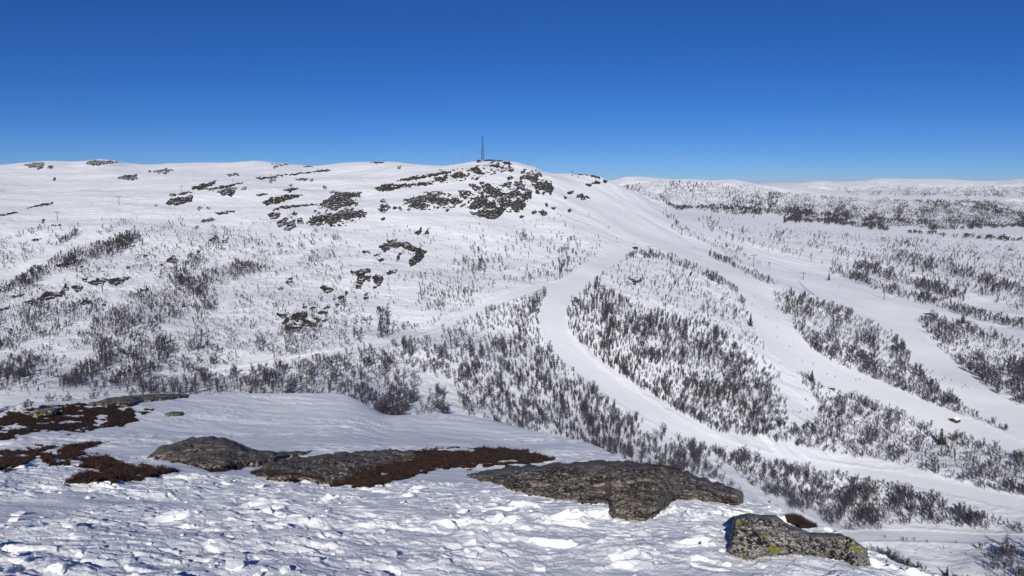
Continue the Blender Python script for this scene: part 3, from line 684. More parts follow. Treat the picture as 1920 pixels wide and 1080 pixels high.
# ---- foreground: slabs, stones, heather mats
mat_top = [(0,782),(30,771),(85,760),(130,757),(160,759),(245,760),(250,768),(290,769),(288,773),(255,775),(257,790),(230,800),(130,812),(60,808),(25,820),(-60,828),(-60,790)]
def heather(poly, label, seed, n=2600, jit=7, holes=0.62, hsc=26):
    o = relief(G, poly, 0.9, 0.02, 5, M['heather'], 'heather_mat', jit=jit, jsc=30, holes=holes, hsc=hsc * 1.6, hasp=0.22, rough=0.6, rsc=5, sink=0.05, seed=seed, raise_=0.012, ybias=4.5)
    tag(o, label, 'heather')
    Q, ins, d = relief.last
    k = np.flatnonzero(ins & (d > 0.8)); k = RNG.choice(k, min(n, len(k)), replace=False)
    SPRIGS.append((Q[k] - np.array(o.location)[None] * 0, o))
    return o
SPRIGS = []
def slab(poly, label, name='rock_slab', mat='slab', thick=0.12, edge=14, steep=0.45, jit=3, holes=0, soft=True, cut=(), lump=0.035, seed=0, raise_=0.0, step=0.8, rough=0.08, rsc=40, hsc=30):
    o = relief(G, poly, step, thick, edge, M[mat], name, grow=0.8, jit=jit, jsc=24, holes=holes, hsc=hsc, steep=steep, rough=rough, rsc=rsc, sink=0.06, seed=seed, raise_=raise_, soft=soft, cut=cut, lump=lump)
    return tag(o, label, 'rock')
heather(mat_top, 'red brown heather mat at the upper left with a lichen stone in it', 3, 3000)
slab([(160,758),(200,748),(233,742),(300,736),(358,738),(350,745),(300,750),(267,754),(247,761),(200,761)], 'low grey slab on the crest of the knoll at left, above the heather', seed=4, thick=0.3, edge=5, steep=0.2, jit=2)
slab([(55,778),(70,766),(105,765),(112,772),(104,780),(70,784)], 'lichen covered stone sitting in the upper heather mat', 'stone', 'boulder', 0.25, 6, 0.5, 2, seed=5, rsc=10)
slab([(309,777),(320,772),(343,772),(343,778),(330,780),(312,780)], 'small dark stone alone on the snow of the upper left', 'stone', 'stone', 0.15, 4, 0.6, 1.0, seed=6, rsc=8)
heather([(-60,848),(0,846),(30,845),(90,835),(205,828),(150,845),(160,855),(200,855),(240,870),(300,875),(330,885),(290,895),(240,905),(130,905),(125,900),(180,880),(130,870),(95,875),(70,860),(15,882),(-60,875)], 'ragged dark heather mat at the left edge, nearer than the upper one', 13, 3000, 6, 0.66)
slab([(275,858),(300,838),(350,822),(400,818),(440,828),(470,842),(520,848),(585,845),(575,852),(540,858),(510,868),(470,874),(430,882),(390,882),(330,866)], 'rounded lichen grey rock dome left of centre', seed=21, thick=0.2, edge=10, steep=0.5, jit=3)
slab([(475,890),(500,868),(560,858),(640,850),(720,843),(770,845),(800,860),(700,880),(640,905),(610,905),(520,900)], 'low lichen crusted ledge joining dome and heather bank', seed=24, thick=0.12, edge=7, steep=0.22, jit=4)
heather([(620,912),(640,900),(700,876),(755,850),(800,841),(900,838),(990,846),(1048,863),(960,874),(900,872),(880,878),(820,880),(740,905),(690,914)], 'broad red brown heather bank in the middle of the knoll', 29, 4200, 5, 0.74, 34)
heather([(470,888),(490,880),(545,884),(600,890),(610,902),(520,902)], 'small heather fringe below the lichen ledge', 33, 700, 4, 0.7)
heather([(350,868),(400,864),(480,858),(500,868),(440,882),(395,884)], 'heather hem at the foot of the rock dome', 35, 800, 4, 0.72)
slab([(872,890),(920,880),(1060,868),(1130,863),(1250,870),(1290,885),(1390,920),(1396,945),(1330,940),(1270,935),(1240,960),(1210,975),(1150,970),(1140,945),(1080,940),(1020,930),(950,915),(930,905)], 'big flat grey slab right of centre with a blunt nose', seed=40, thick=0.2, edge=9, steep=0.42, jit=4, rsc=60)
heather([(1130,866),(1190,862),(1270,875),(1302,890),(1260,893),(1190,880)], 'dark heather strip growing along the top of the big slab', 44, 900, 3, 0.8)
heather([(1320,925),(1350,930),(1392,948),(1370,946),(1340,938)], 'tuft of heather at the right tip of the big slab', 47, 250, 2, 0.9)
slab([(1374,968),(1405,963),(1455,967),(1480,984),(1520,999),(1560,999),(1600,1000),(1622,1013),(1632,1058),(1600,1060),(1580,1047),(1540,1043),(1480,1036),(1440,1041),(1400,1049),(1364,1034)], 'long lichen spotted boulder at the lower right, yellow patches on its face', 'boulder', 'boulder', 0.16, 10, 0.55, 1.6, seed=52, step=0.6, rough=0.3, rsc=16, soft=False, lump=0.02)
heather([(1473,966),(1500,970),(1537,990),(1500,990),(1476,976)], 'small heather tuft patch behind the boulder', 55, 400, 2.5, 0.9)
tag(bpy.data.objects.get('snow_slope'), kind='structure')

# ------------------------------------------------------------------ vegetation
def spikes_to_mesh(p0, p1, w):
    """thin three sided tapering twigs"""
    d = p1 - p0; L = np.linalg.norm(d, axis=1, keepdims=True); d = d / np.maximum(L, 1e-6)
    a = np.cross(d, np.array([0.31, 0.87, 0.39])); a /= np.linalg.norm(a, axis=1, keepdims=True) + 1e-9
    b = np.cross(d, a)
    n = len(p0); V = np.zeros((n, 4, 3))
    for k in range(3):
        t = 2 * math.pi * k / 3
        V[:, k] = p0 + (a * math.cos(t) + b * math.sin(t)) * w[:, None]
    V[:, 3] = p1
    base = (np.arange(n) * 4)[:, None]
    Fc = np.concatenate([base + np.array([[0, 1, 3]]), base + np.array([[1, 2, 3]]), base + np.array([[2, 0, 3]])], 0)
    return V.reshape(-1, 3), Fc

def birch(seed, stems, boughs, twigs, tw, spread=0.5):
    """bare mountain birch of height 1: (trunk spikes, crown spikes)"""
    g = np.random.default_rng(seed); t0, t1, tw_, c0, c1, cw = [], [], [], [], [], []
    lean0 = g.random() * 6.28
    for s in range(stems):
        az = lean0 + 6.28 * s / stems + g.normal(0, 0.4); ln = (0.08 + 0.22 * g.random()) * (stems > 1) + 0.04
        top = np.array([math.cos(az) * ln, math.sin(az) * ln, 0.78 + 0.22 * g.random()]); root = np.array([math.cos(az) * 0.02, math.sin(az) * 0.02, -0.06])
        t0.append(root); t1.append(top); tw_.append(0.018)
        for b in range(boughs):
            h = 0.22 + 0.68 * (b + g.random()) / boughs
            p = root + (top - root) * h; a = g.random() * 6.28
            reach = spread * (0.55 + 0.6 * math.sin(math.pi * min(h * 0.95, 1))) * (0.5 + 0.6 * g.random())
            q = p + np.array([math.cos(a) * reach * 0.6, math.sin(a) * reach * 0.6, reach * (0.55 + 0.5 * g.random())])
            q[2] = min(q[2], 1.05); c0.append(p); c1.append(q); cw.append(0.012)
            for k in range(twigs):
                f = 0.25 + 0.75 * g.random(); e = p + (q - p) * f
                dd = g.normal(0, 1, 3) * np.array([0.8, 0.8, 0.45]) + np.array([0, 0, 0.75]); dd /= np.linalg.norm(dd)
                c0.append(e); c1.append(e + dd * (0.10 + 0.14 * g.random())); cw.append(tw * (0.7 + 0.6 * g.random()))
    return (np.array(t0), np.array(t1), np.array(tw_)), (np.array(c0), np.array(c1), np.array(cw))

def spruce(seed, tiers=9, per=9):
    g = np.random.default_rng(seed); c0, c1, cw = [], [], []
    for k in range(tiers):
        h = 0.06 + 0.9 * k / tiers; R = 0.24 * (1 - h) ** 0.8 + 0.02
        for m in range(per):
            a = 6.28 * (m + g.random() * 0.8) / per; rr = R * (0.75 + 0.4 * g.random())
            c0.append([0, 0, h + 0.09]); c1.append([math.cos(a) * rr, math.sin(a) * rr, h - 0.03 + 0.03 * g.random()]); cw.append(0.045 * (1 - h) + 0.016)
    c0.append([0, 0, 0.85]); c1.append([0, 0, 1.02]); cw.append(0.03)
    return (np.array([[0, 0, -0.05]]), np.array([[0, 0, 0.95]]), np.array([0.022])), (np.array(c0), np.array(c1), np.array(cw))

BIG = [birch(100 + k, 1 + k % 3, [14, 10, 8][k % 3], [9, 8, 7][k % 3], 0.0074, 0.24 + 0.05 * (k % 4)) for k in range(8)]
MID = [birch(200 + k, 1 + k % 2, [11, 7][k % 2], [5, 5][k % 2], 0.0165, 0.25 + 0.05 * (k % 3)) for k in range(8)]
LOW = [birch(300 + k, 1, 10, 3, 0.036, 0.26 + 0.04 * (k % 3)) for k in range(6)]
FARP = [birch(350 + k, 1, 7, 2, 0.10, 0.5) for k in range(5)]
SHR = [birch(400 + k, 3, 3, 2, 0.02, 0.55) for k in range(6)]

def joined(pr):
    (a, b, w), (c, d, x) = pr
    return spikes_to_mesh(np.concatenate([a, c]), np.concatenate([b, d]), np.concatenate([w, x]))

def plant_mass(name, protos, P, Hh, Wd, mat):
    """one mesh of many plants; P base points, Hh heights, Wd width factor"""
    Vs, Fs = [], []; off = 0
    pick = RNG.integers(0, len(protos), len(P)); rot = RNG.random(len(P)) * 6.28
    for k, pr in enumerate(protos):
        V, Fc = pr; m = pick == k; n = m.sum()
        if not n: continue
        c, s = np.cos(rot[m])[:, None], np.sin(rot[m])[:, None]; h = Hh[m][:, None]; w = (Hh[m] * Wd[m])[:, None]
        X = (V[None, :, 0] * c - V[None, :, 1] * s) * w + P[m][:, None, 0]
        Y = (V[None, :, 0] * s + V[None, :, 1] * c) * w + P[m][:, None, 1]
        ln = RNG.normal(0, 0.07, (n, 2)); X = X + V[None, :, 2] * h * ln[:, :1]; Y = Y + V[None, :, 2] * h * ln[:, 1:]
        Zz = V[None, :, 2] * h + P[m][:, None, 2]
        Vs.append(np.stack([X, Y, Zz], -1).reshape(-1, 3))
        Fs.append((Fc[None] + (off + np.arange(n) * len(V))[:, None, None]).reshape(-1, 3)); off += n * len(V)
    return np.concatenate(Vs), np.concatenate(Fs)

ZL_ = 'on the hillside at the left edge'
TREES = []      # rows: u, v, height m, width factor, zone index
ZN = []
def zone(poly, dens, h=(4.5, 8.0), w=(0.8, 1.15), clump=0.8, name='', csc=30, kind=0, lean=1.0):
    p = np.asarray(poly, float); lo, hi = p.min(0), p.max(0)
    if name == ZL_: dens *= 1.9; h = (h[0] * 0.72, h[1] * 0.8)
    if kind == 0 and dens >= 5.5: clump *= 0.4; dens *= 1.6; w = (w[0] * 0.85, w[1] * 0.9); h = (h[0] * 0.8, h[1] * 0.82)
    n = int(2.9 * dens * (hi[0] - lo[0]) * (hi[1] - lo[1]) / 1000 * 1.35)
    u = RNG.uniform(lo[0], hi[0], n); v = RNG.uniform(lo[1], hi[1], n)
    k = poly_sd(p, u, v) + 3.5 * perlin(u / 9, v / 9, 3) > 0
    u, v = u[k], v[k]
    c = 0.80 + 0.8 * clump * fbm(u / csc, v / csc * 1.4, 3, 17)
    k = RNG.random(len(u)) < np.clip(c, 0.02, 1.0); u, v = u[k], v[k]
    d = np.full(u.shape, 9.0)
    for nm in RUNS: d = np.minimum(d, run_dist(u, v, nm))
    k = d > 1.06; u, v = u[k], v[k]
    hh = (h[0] * 0.8 + (h[1] * 1.12 - h[0] * 0.8) * RNG.random(len(u)) ** 1.3) * np.clip(0.85 + 0.5 * fbm(u / 40, v / 40, 2, 19), 0.5, 1.4)
    TREES.append(np.stack([u, v, hh, RNG.uniform(w[0], w[1], len(u)), np.full(len(u), len(ZN)), np.full(len(u), kind)], 1)); ZN.append(name)
def strip(line, width, dens, **kw):
    L = np.asarray(line, float); d = np.gradient(L, axis=0); n = np.stack([-d[:, 1], d[:, 0]], 1); n /= np.linalg.norm(n, axis=1, keepdims=True)
    zone(np.concatenate([L + n * width / 2, (L - n * width / 2)[::-1]]), dens * (2.0 if kw.get('kind', 0) == 0 else 1.0), **kw)

SM = dict(h=(1.8, 4.2)); MD = dict(h=(3.5, 6.5))
ZL = 'on the hillside at the left edge'; ZC = 'in the dense wood left of the groomed run'; ZI = 'in the wood ringed by the curving groomed run'
ZA = 'in the wood between the two right hand runs'; ZB = 'in the wood at the right edge'; ZD = 'in the wood above the lower groomed run'; ZE = 'in the belt below the lower groomed run'; ZV = 'beside the valley ski track'; ZN_ = 'by the rim of the near knoll'
# left
zone([(-520,570),(0,582),(50,570),(112,577),(175,560),(205,570),(182,590),(150,602),(112,625),(62,638),(0,660),(-520,680)], 7, name=ZL, **MD)
zone([(-520,700),(0,690),(25,670),(60,655),(95,650),(100,662),(70,690),(40,720),(0,735),(-520,745)], 7, name=ZL, **MD)
zone([(155,630),(175,600),(240,570),(300,545),(340,525),(410,510),(450,495),(500,485),(505,500),(430,530),(415,560),(400,585),(330,600),(290,620),(230,665),(200,690),(180,670)], 7, name=ZL, **MD)
zone([(110,720),(140,695),(190,670),(215,680),(230,665),(280,640),(325,640),(330,670),(300,690),(340,675),(420,680),(425,698),(300,712),(230,728),(150,733)], 5, name=ZL, **MD)
zone([(225,738),(260,716),(350,704),(480,699),(480,738),(360,742),(250,744)], 6, name='in the belt just beyond the snow crest of the knoll', h=(4, 7.5))
zone([(330,540),(480,470),(520,540),(480,690),(420,690),(340,640),(330,600)], 1.5, name=ZL, **SM)
zone([(-520,600),(0,545),(37,520),(75,505),(105,485),(145,470),(148,478),(118,512),(75,525),(25,545),(-520,640)], 10, name=ZL, **MD)
zone([(-520,465),(0,462),(20,460),(68,465),(95,458),(75,480),(32,505),(0,512),(-520,540)], 5, name=ZL, **SM)
strip([(-60,465),(0,455),(22,445),(45,440)], 6, 10, name=ZL, **SM); strip([(55,440),(85,425)], 4, 9, name=ZL, **SM); strip([(107,462),(145,437)], 9, 11, name=ZL, **MD)
zone([(172,442),(205,425),(250,403),(265,413),(225,425),(195,442)], 10, name=ZL, **SM)
zone([(210,452),(260,435),(345,410),(348,425),(280,445),(215,457)], 5, name=ZL, **SM)
zone([(148,468),(197,450),(240,440),(247,465),(215,482),(175,494),(155,499)], 8, name=ZL, **MD)
zone([(120,500),(250,455),(400,430),(475,430),(475,455),(350,500),(250,530),(125,510)], 3, name=ZL, **SM)
zone([(285,520),(375,478),(392,490),(337,532),(298,534)], 8, name=ZL, **MD)
zone([(180,590),(250,550),(375,508),(450,490),(478,500),(400,550),(330,560),(240,600)], 5, name=ZL, **MD)
zone([(0,580),(40,540),(110,530),(260,540),(260,560),(100,575)], 3, name=ZL, **SM)
zone([(480,440),(640,420),(660,480),(640,540),(480,560)], 2.0, name=ZL, **SM)
strip([(565,500),(595,485),(625,470)], 26, 6, name=ZL, **SM)
# middle slope
zone([(480,540),(650,490),(700,560),(640,620),(500,640)], 5.4, h=(1.5, 3.5))
zone([(-520,470),(0,450),(200,410),(420,430),(520,470),(500,600),(440,700),(330,690),(150,735),(-520,745)], 2.6, name=ZL, h=(2.0, 4.5), clump=1.0, csc=34)
zone([(300,470),(480,440),(640,440),(640,620),(480,690),(330,600)], 3.4, h=(1.2, 3.2))
strip([(150,640),(240,590),(330,550),(430,512),(510,486)], 34, 5, name=ZL, **SM); strip([(-400,760),(-60,600),(40,535),(110,500),(180,470),(260,440)], 26, 4, name=ZL, **MD); strip([(110,720),(200,680),(300,650),(400,640)], 30, 2, name=ZL, **MD); strip([(400,440),(500,420),(560,405)], 18, 3, **SM)
zone([(640,430),(900,420),(960,430),(900,480),(800,520),(660,490)], 3.0, h=(1.2, 3))
zone([(787,517),(855,490),(905,468),(915,500),(892,552),(830,575),(780,560)], 9, h=(2.2, 4.5), clump=0.5)
zone([(880,450),(960,440),(1120,450),(1140,470),(1090,515),(1000,535),(890,555)], 4, h=(2.5, 4.8))
zone([(1045,470),(1110,465),(1125,478),(1085,515),(1050,522)], 9, h=(3, 5.5)); zone([(985,500),(1060,500),(1060,530),(985,530)], 8, h=(3, 5.5))
zone([(960,400),(1100,400),(1165,440),(1160,470),(1060,470),(960,440)], 1.6, h=(1.5, 3.5))
zone([(1100,400),(1240,420),(1290,450),(1200,440)], 0.7, h=(1.5, 3))
zone([(700,470),(790,470),(800,520),(700,540)], 2.0, h=(1.5, 3.5))
zone([(525,622),(560,600),(620,595),(640,610),(655,650),(590,662),(535,670)], 6, name=ZC, **MD)
strip([(715,580),(720,640)], 22, 11, name=ZC, **MD); zone([(640,585),(700,580),(705,640),(650,645)], 4, name=ZC, **MD)
zone([(690,520),(780,520),(760,570),(690,580)], 3, **SM); zone([(735,612),(790,608),(785,632),(735,635)], 6, name=ZC, **MD); zone([(780,545),(905,540),(900,575),(850,590),(780,580)], 7, h=(2.5, 4.5))
zone([(480,640),(520,640),(530,680),(480,690)], 5, name=ZC, **MD); zone([(790,595),(830,590),(820,625),(795,625)], 4, **SM)
# dense wood left of the run
zone([(470,705),(540,684),(600,674),(640,664),(700,655),(790,638),(830,617),(850,602),(880,585),(905,592),(918,640),(900,700),(860,720),(790,700),(780,760),(745,790),(690,775),(650,745),(470,745)], 6.2, h=(4, 7.5), name=ZC, clump=0.9)
zone([(690,735),(745,740),(760,790),(720,790)], 6, h=(4, 7), name=ZC)
zone([(800,740),(835,735),(840,785),(790,785)], 5, h=(4, 7), name=ZC)
zone([(905,585),(960,552),(1040,545),(1018,575),(1008,605),(1018,640),(1050,680),(1100,720),(1150,765),(1190,800),(1180,860),(1120,850),(1060,825),(980,810),(900,790),(860,770),(850,720),(880,690),(920,640)], 6.8, h=(4.5, 8), name=ZC, clump=0.9)
zone([(1090,770),(1150,765),(1230,810),(1300,835),(1360,880),(1330,905),(1260,885),(1180,870),(1110,850)], 4.5, h=(4.5, 8), name=ZC)
zone([(1225,860),(1290,850),(1350,890),(1400,930),(1340,910),(1240,885)], 4.5, h=(4.5, 8), name=ZE)
zone([(-520,800),(0,775),(350,745),(650,748),(745,792),(900,802),(1120,862),(1330,908),(1640,1045),(1560,1060),(1200,970),(900,890),(500,830),(0,860),(-520,880)], 3.2, h=(4, 7))
# wood inside the curve
zone([(1110,532),(1085,548),(1064,580),(1062,620),(1077,642),(1100,660),(1140,690),(1180,718),(1230,755),(1280,790),(1340,815),(1420,820),(1480,800),(1472,750),(1440,700),(1400,670),(1370,640),(1330,610),(1280,600),(1200,575),(1150,550),(1120,535)], 12, h=(4.5, 8), name=ZI, clump=0.8)
zone([(1150,500),(1180,478),(1240,475),(1300,490),(1390,540),(1395,562),(1420,620),(1445,660),(1380,640),(1280,595),(1190,565),(1160,540),(1130,515)], 7.5, h=(2.6, 4.8), name=ZI)
strip([(1172,484),(1205,478),(1240,484),(1300,503),(1350,528),(1388,548),(1392,570)], 12, 13, h=(3.5, 6)); strip([(1118,532),(1140,487)], 14, 15, h=(3, 6))
zone([(1395,575),(1420,580),(1425,650),(1470,720),(1440,720),(1400,650)], 4, h=(3.5, 6))
# right hand hedges and woods
strip([(1327,478),(1360,492),(1400,510),(1440,528),(1460,536)], 9, 20, h=(3.5, 5.5)); zone([(1282,460),(1320,470),(1325,482),(1290,478)], 6, **SM)
zone([(1350,468),(1440,495),(1480,520),(1440,512),(1360,488)], 7, h=(3, 5.5)); strip([(1262,428),(1300,440),(1340,458),(1400,478)], 12, 7, h=(2.5, 4.5)); strip([(1245,400),(1262,412),(1275,428)], 10, 6, **SM)
strip([(1215,447),(1250,460)], 7, 10, **SM)
zone([(1290,412),(1440,425),(1500,440),(1500,480),(1400,465),(1300,430)], 2.0, h=(2.5, 5))
zone([(1440,428),(1600,440),(1920,482),(2060,500),(2060,580),(1920,560),(1700,540),(1560,500),(1440,470)], 5.4, h=(3.2, 5.5), clump=1.1)
zone([(1640,450),(1920,480),(2060,500),(2060,620),(1920,590),(1800,540),(1660,480)], 9, h=(3.2, 5.5), clump=1.2)
strip([(1560,505),(1600,520),(1640,535),(1700,555),(1740,568)], 17, 13, h=(4, 6.5)); strip([(1600,500),(1680,522),(1760,547),(1810,560)], 17, 13, h=(4, 6.5))
strip([(1670,480),(1760,502),(1850,527),(1920,552),(2060,590)], 20, 11, h=(4, 6.5))
strip([(1580,548),(1610,556),(1645,566)], 10, 18, h=(4, 6)); strip([(1660,562),(1695,574)], 9, 16, h=(4, 6)); strip([(1738,570),(1800,586),(1860,600),(1920,612),(2060,640)], 15, 13, h=(4, 6.5)); strip([(1650,545),(1740,560),(1850,590)], 8, 9, h=(3, 5.5))
zone([(1450,548),(1465,545),(1527,553),(1560,560),(1595,572),(1640,592),(1660,607),(1687,627),(1705,647),(1710,680),(1690,690),(1640,662),(1580,638),(1500,600),(1455,582)], 14, h=(4.5, 7.5), name=ZA, clump=0.6)
zone([(1480,600),(1505,608),(1580,645),(1640,668),(1690,692),(1722,692),(1732,707),(1755,722),(1790,752),(1840,770),(1900,810),(1850,805),(1785,782),(1727,757),(1700,740),(1670,735),(1640,717),(1600,705),(1557,685),(1527,670),(1510,645)], 12, h=(4.5, 7.5), name=ZA, clump=0.7)
zone([(1707,597),(1750,595),(1805,602),(1865,617),(1905,642),(1960,650),(2060,690),(2060,800),(1920,765),(1880,745),(1830,720),(1800,695),(1775,670),(1752,650),(1725,625)], 11, h=(4.5, 8), name=ZB, clump=0.9)
zone([(1850,752),(1920,770),(2060,810),(2060,830),(1900,785)], 8, h=(4.5, 7.5), name=ZB)
zone([(1490,702),(1530,700),(1600,732),(1640,742),(1690,764),(1720,792),(1755,802),(1760,832),(1820,812),(1900,840),(2060,880),(2060,960),(1920,940),(1850,920),(1750,890),(1680,870),(1560,850),(1490,838),(1500,800),(1540,790),(1530,750)], 8, h=(4.5, 8), name=ZD, clump=0.8)
zone([(1400,790),(1500,800),(1500,840),(1430,825),(1390,820)], 5, h=(4, 7), name=ZD); zone([(1430,750),(1530,750),(1530,800),(1430,790)], 1.5, **SM)
zone([(1310,830),(1360,840),(1450,868),(1560,888),(1640,902),(1740,932),(1840,968),(1920,992),(2060,1020),(2060,1040),(1920,1005),(1850,985),(1800,992),(1750,980),(1690,955),(1640,985),(1560,975),(1480,945),(1410,915),(1380,885),(1330,855)], 5.6, h=(5, 8.5), name=ZE, clump=0.8)
zone([(1560,960),(1640,985),(1660,1000),(1600,998)], 5, h=(4, 7), name=ZE)
zone([(1500,890),(1640,915),(1760,945),(1900,985),(1880,1000),(1780,985),(1650,990),(1540,965)], 2.8, h=(5, 8), name=ZE)
zone([(1400,900),(1480,935),(1560,975),(1600,1000),(1520,975),(1430,930)], 5, h=(4, 7), name=ZE)
zone([(1820,1018),(1870,1015),(1960,1030),(2060,1060),(1960,1060),(1840,1035)], 5, h=(4, 7), name=ZV)
zone([(1830,1045),(1920,1040),(2060,1070),(2060,1130),(1860,1100)], 4, h=(4, 7.5), name=ZV)
strip([(1640,1040),(1700,1070),(1760,1092),(1860,1120)], 16, 8, h=(3.5, 7), name=ZN_)
zone([(1680,1020),(1800,1022),(1800,1045),(1700,1045)], 0.8, h=(1.5, 3), name=ZV)
zone([(1290,405),(1440,418),(1600,436),(1760,450),(1920,470),(2060,490),(2060,540),(1900,520),(1700,490),(1500,470),(1350,450)], 5.4, h=(2.5, 5.5), clump=1.4, csc=40)
for L in ([(1480,432),(1600,446),(1760,466),(1920,486),(2060,505)], [(1560,470),(1680,492),(1800,515),(1920,540)], [(1640,448),(1760,458),(1920,474)], [(1500,458),(1600,475),(1700,498)]): strip(L, 7, 5, h=(3, 5.5)); zone([(1600,440),(1700,448),(1920,470),(1920,490),(1700,465)], 3, h=(2.5, 5), clump=1.2, csc=22)
# scattered saplings over the open snow
zone([(0,400),(480,360),(640,400),(960,460),(960,640),(500,700),(100,740),(0,740)], 1.0, h=(0.7, 2.0), kind=1)
zone([(960,460),(1440,540),(1480,700),(1440,790),(1300,800),(1000,560)], 1.0, h=(0.7, 2.0), kind=1)
zone([(0,760),(300,735),(300,700),(0,740)], 0.8, h=(1, 3), kind=1)
# far woods and specks
FAR = dict(kind=2, w=(0.9, 1.7), clump=0.9, csc=14)
zone([(1165,350),(1250,340),(1400,345),(1460,360),(1460,400),(1380,405),(1270,392),(1210,370)], 58, h=(6, 13), **FAR)
zone([(1440,360),(1600,372),(1760,378),(2060,378),(2060,425),(1920,425),(1760,428),(1640,424),(1500,410),(1440,400)], 230, h=(6, 11), **FAR)
zone([(1560,352),(1920,350),(2060,352),(2060,372),(1600,366)], 120, h=(11, 18), **FAR)
for L, wd, de in (([(1268,392),(1340,386),(1400,392),(1460,397),(1550,403),(1640,412),(1700,416),(1850,418)], 5, 130), ([(1470,412),(1560,417),(1640,428),(1665,430)], 7, 190), ([(1790,384),(1870,397),(1930,406),(2060,420)], 4, 220), ([(1830,383),(1930,402),(2060,420)], 4, 220),
                  ([(1740,431),(1850,426),(1930,421),(2060,415)], 5, 170), ([(1700,436),(1800,444),(1930,453),(2060,462)], 2.5, 120), ([(1760,380),(1860,378)], 4, 90), ([(1650,376),(1760,378),(1840,379)], 3, 90), ([(1280,390),(1400,395),(1440,400)], 4, 120), ([(1390,400),(1430,402)], 5, 120), ([(1240,372),(1265,392)], 5, 60)):
    strip(L, wd, de * 0.9, h=(8, 14), kind=2, w=(1.0, 1.8), clump=0.3)
zone([(1600,440),(1760,438),(1920,430),(2060,430),(2060,480),(1920,470),(1760,455)], 5, h=(2.5, 6), kind=2, w=(1.2, 2.4), clump=1.1, csc=20)

TR = np.concatenate(TREES)
P = T.at(TR[:, 0], TR[:, 1]); ok = np.isfinite(P[:, 0]); TR, P = TR[ok], P[ok]
rng_ = np.hypot(P[:, 0], P[:, 1])
TR[:, 2] *= np.where(TR[:, 5] == 0, 0.88, 1)
TR[:, 2] *= np.where(TR[:, 5] == 0, 1 + 0.45 * sstep(480, 800, rng_) + 0.75 * sstep(850, 1250, rng_) * sstep(1000, 1300, TR[:, 0]), 1)
px = TR[:, 2] / rng_ * F
_, s_base = azs(TR[:, 0], TR[:, 1]); ks = knoll_s(TR[:, 0], TR[:, 1])
top_s = (P[:, 2] + TR[:, 2]) / rng_
vis_ = top_s > ks - 0.16
TR, P, px, s_base, ks = TR[vis_], P[vis_], px[vis_], s_base[vis_], ks[vis_]
cand = (s_base > ks) & (TR[:, 0] > 6) & (TR[:, 0] < 1914) & (TR[:, 1] < 1074) & (TR[:, 5] == 0) & np.array([bool(ZN[int(k)]) for k in TR[:, 4]])
order = np.argsort(-np.where(cand, px * (0.8 + 0.2 * TR[:, 3]), 0))[:290]
single = np.zeros(len(TR), bool); single[order] = True
print('trees', len(TR), 'singles', single.sum(), 'px range', px[order].min(), px[order].max())
BM = []
for k, (tk, cr) in enumerate(BIG):
    V, Fc = spikes_to_mesh(*tk); a = mesh_np('trunk', V, Fc, M['bark'], False)
    V, Fc = spikes_to_mesh(*cr); BM.append((a, mesh_np('crown', V, Fc, M['birch'], False)))
for n in order:
    k = int(RNG.integers(0, len(BM))); w = TR[n, 2] * TR[n, 3]
    o = empty('birch_tree', P[n], RNG.random() * 6.28); o.rotation_euler = (RNG.normal(0, 0.05), RNG.normal(0, 0.05), o.rotation_euler[2]); o.scale = (w, w, TR[n, 2])
    zn = ZN[int(TR[n, 4])]
    tag(o, 'bare dark birch standing ' + zn, 'tree', 'birches ' + zn)
    link('trunk', BM[k][0], o); link('crown', BM[k][1], o)
rest = ~single
parts = []
sel = rest & (TR[:, 5] == 0) & (px > 13); parts.append(plant_mass('w', [joined(q) for q in MID], P[sel], TR[sel, 2], TR[sel, 3], None))
sel = rest & (TR[:, 5] == 0) & (px <= 13); parts.append(plant_mass('w', [joined(q) for q in LOW], P[sel], TR[sel, 2], TR[sel, 3], None))
sel = rest & (TR[:, 5] == 1); parts.append(plant_mass('w', [joined(q) for q in SHR], P[sel], TR[sel, 2], TR[sel, 3], None))
o_ = 0; Vs, Fs = [], []
for V, Fc in parts: Vs.append(V); Fs.append(Fc + o_); o_ += len(V)
tag(link('birch_woodland', mesh_np('birch_woodland', np.concatenate(Vs), np.concatenate(Fs), M['birch'], False)), kind='stuff')
sel = TR[:, 5] == 2
V, Fc = plant_mass('f', [joined(q) for q in FARP], P[sel], TR[sel, 2], TR[sel, 3], None)
tag(link('distant_woodland', mesh_np('distant_woodland', V, Fc, M['birch'], False)), kind='stuff')

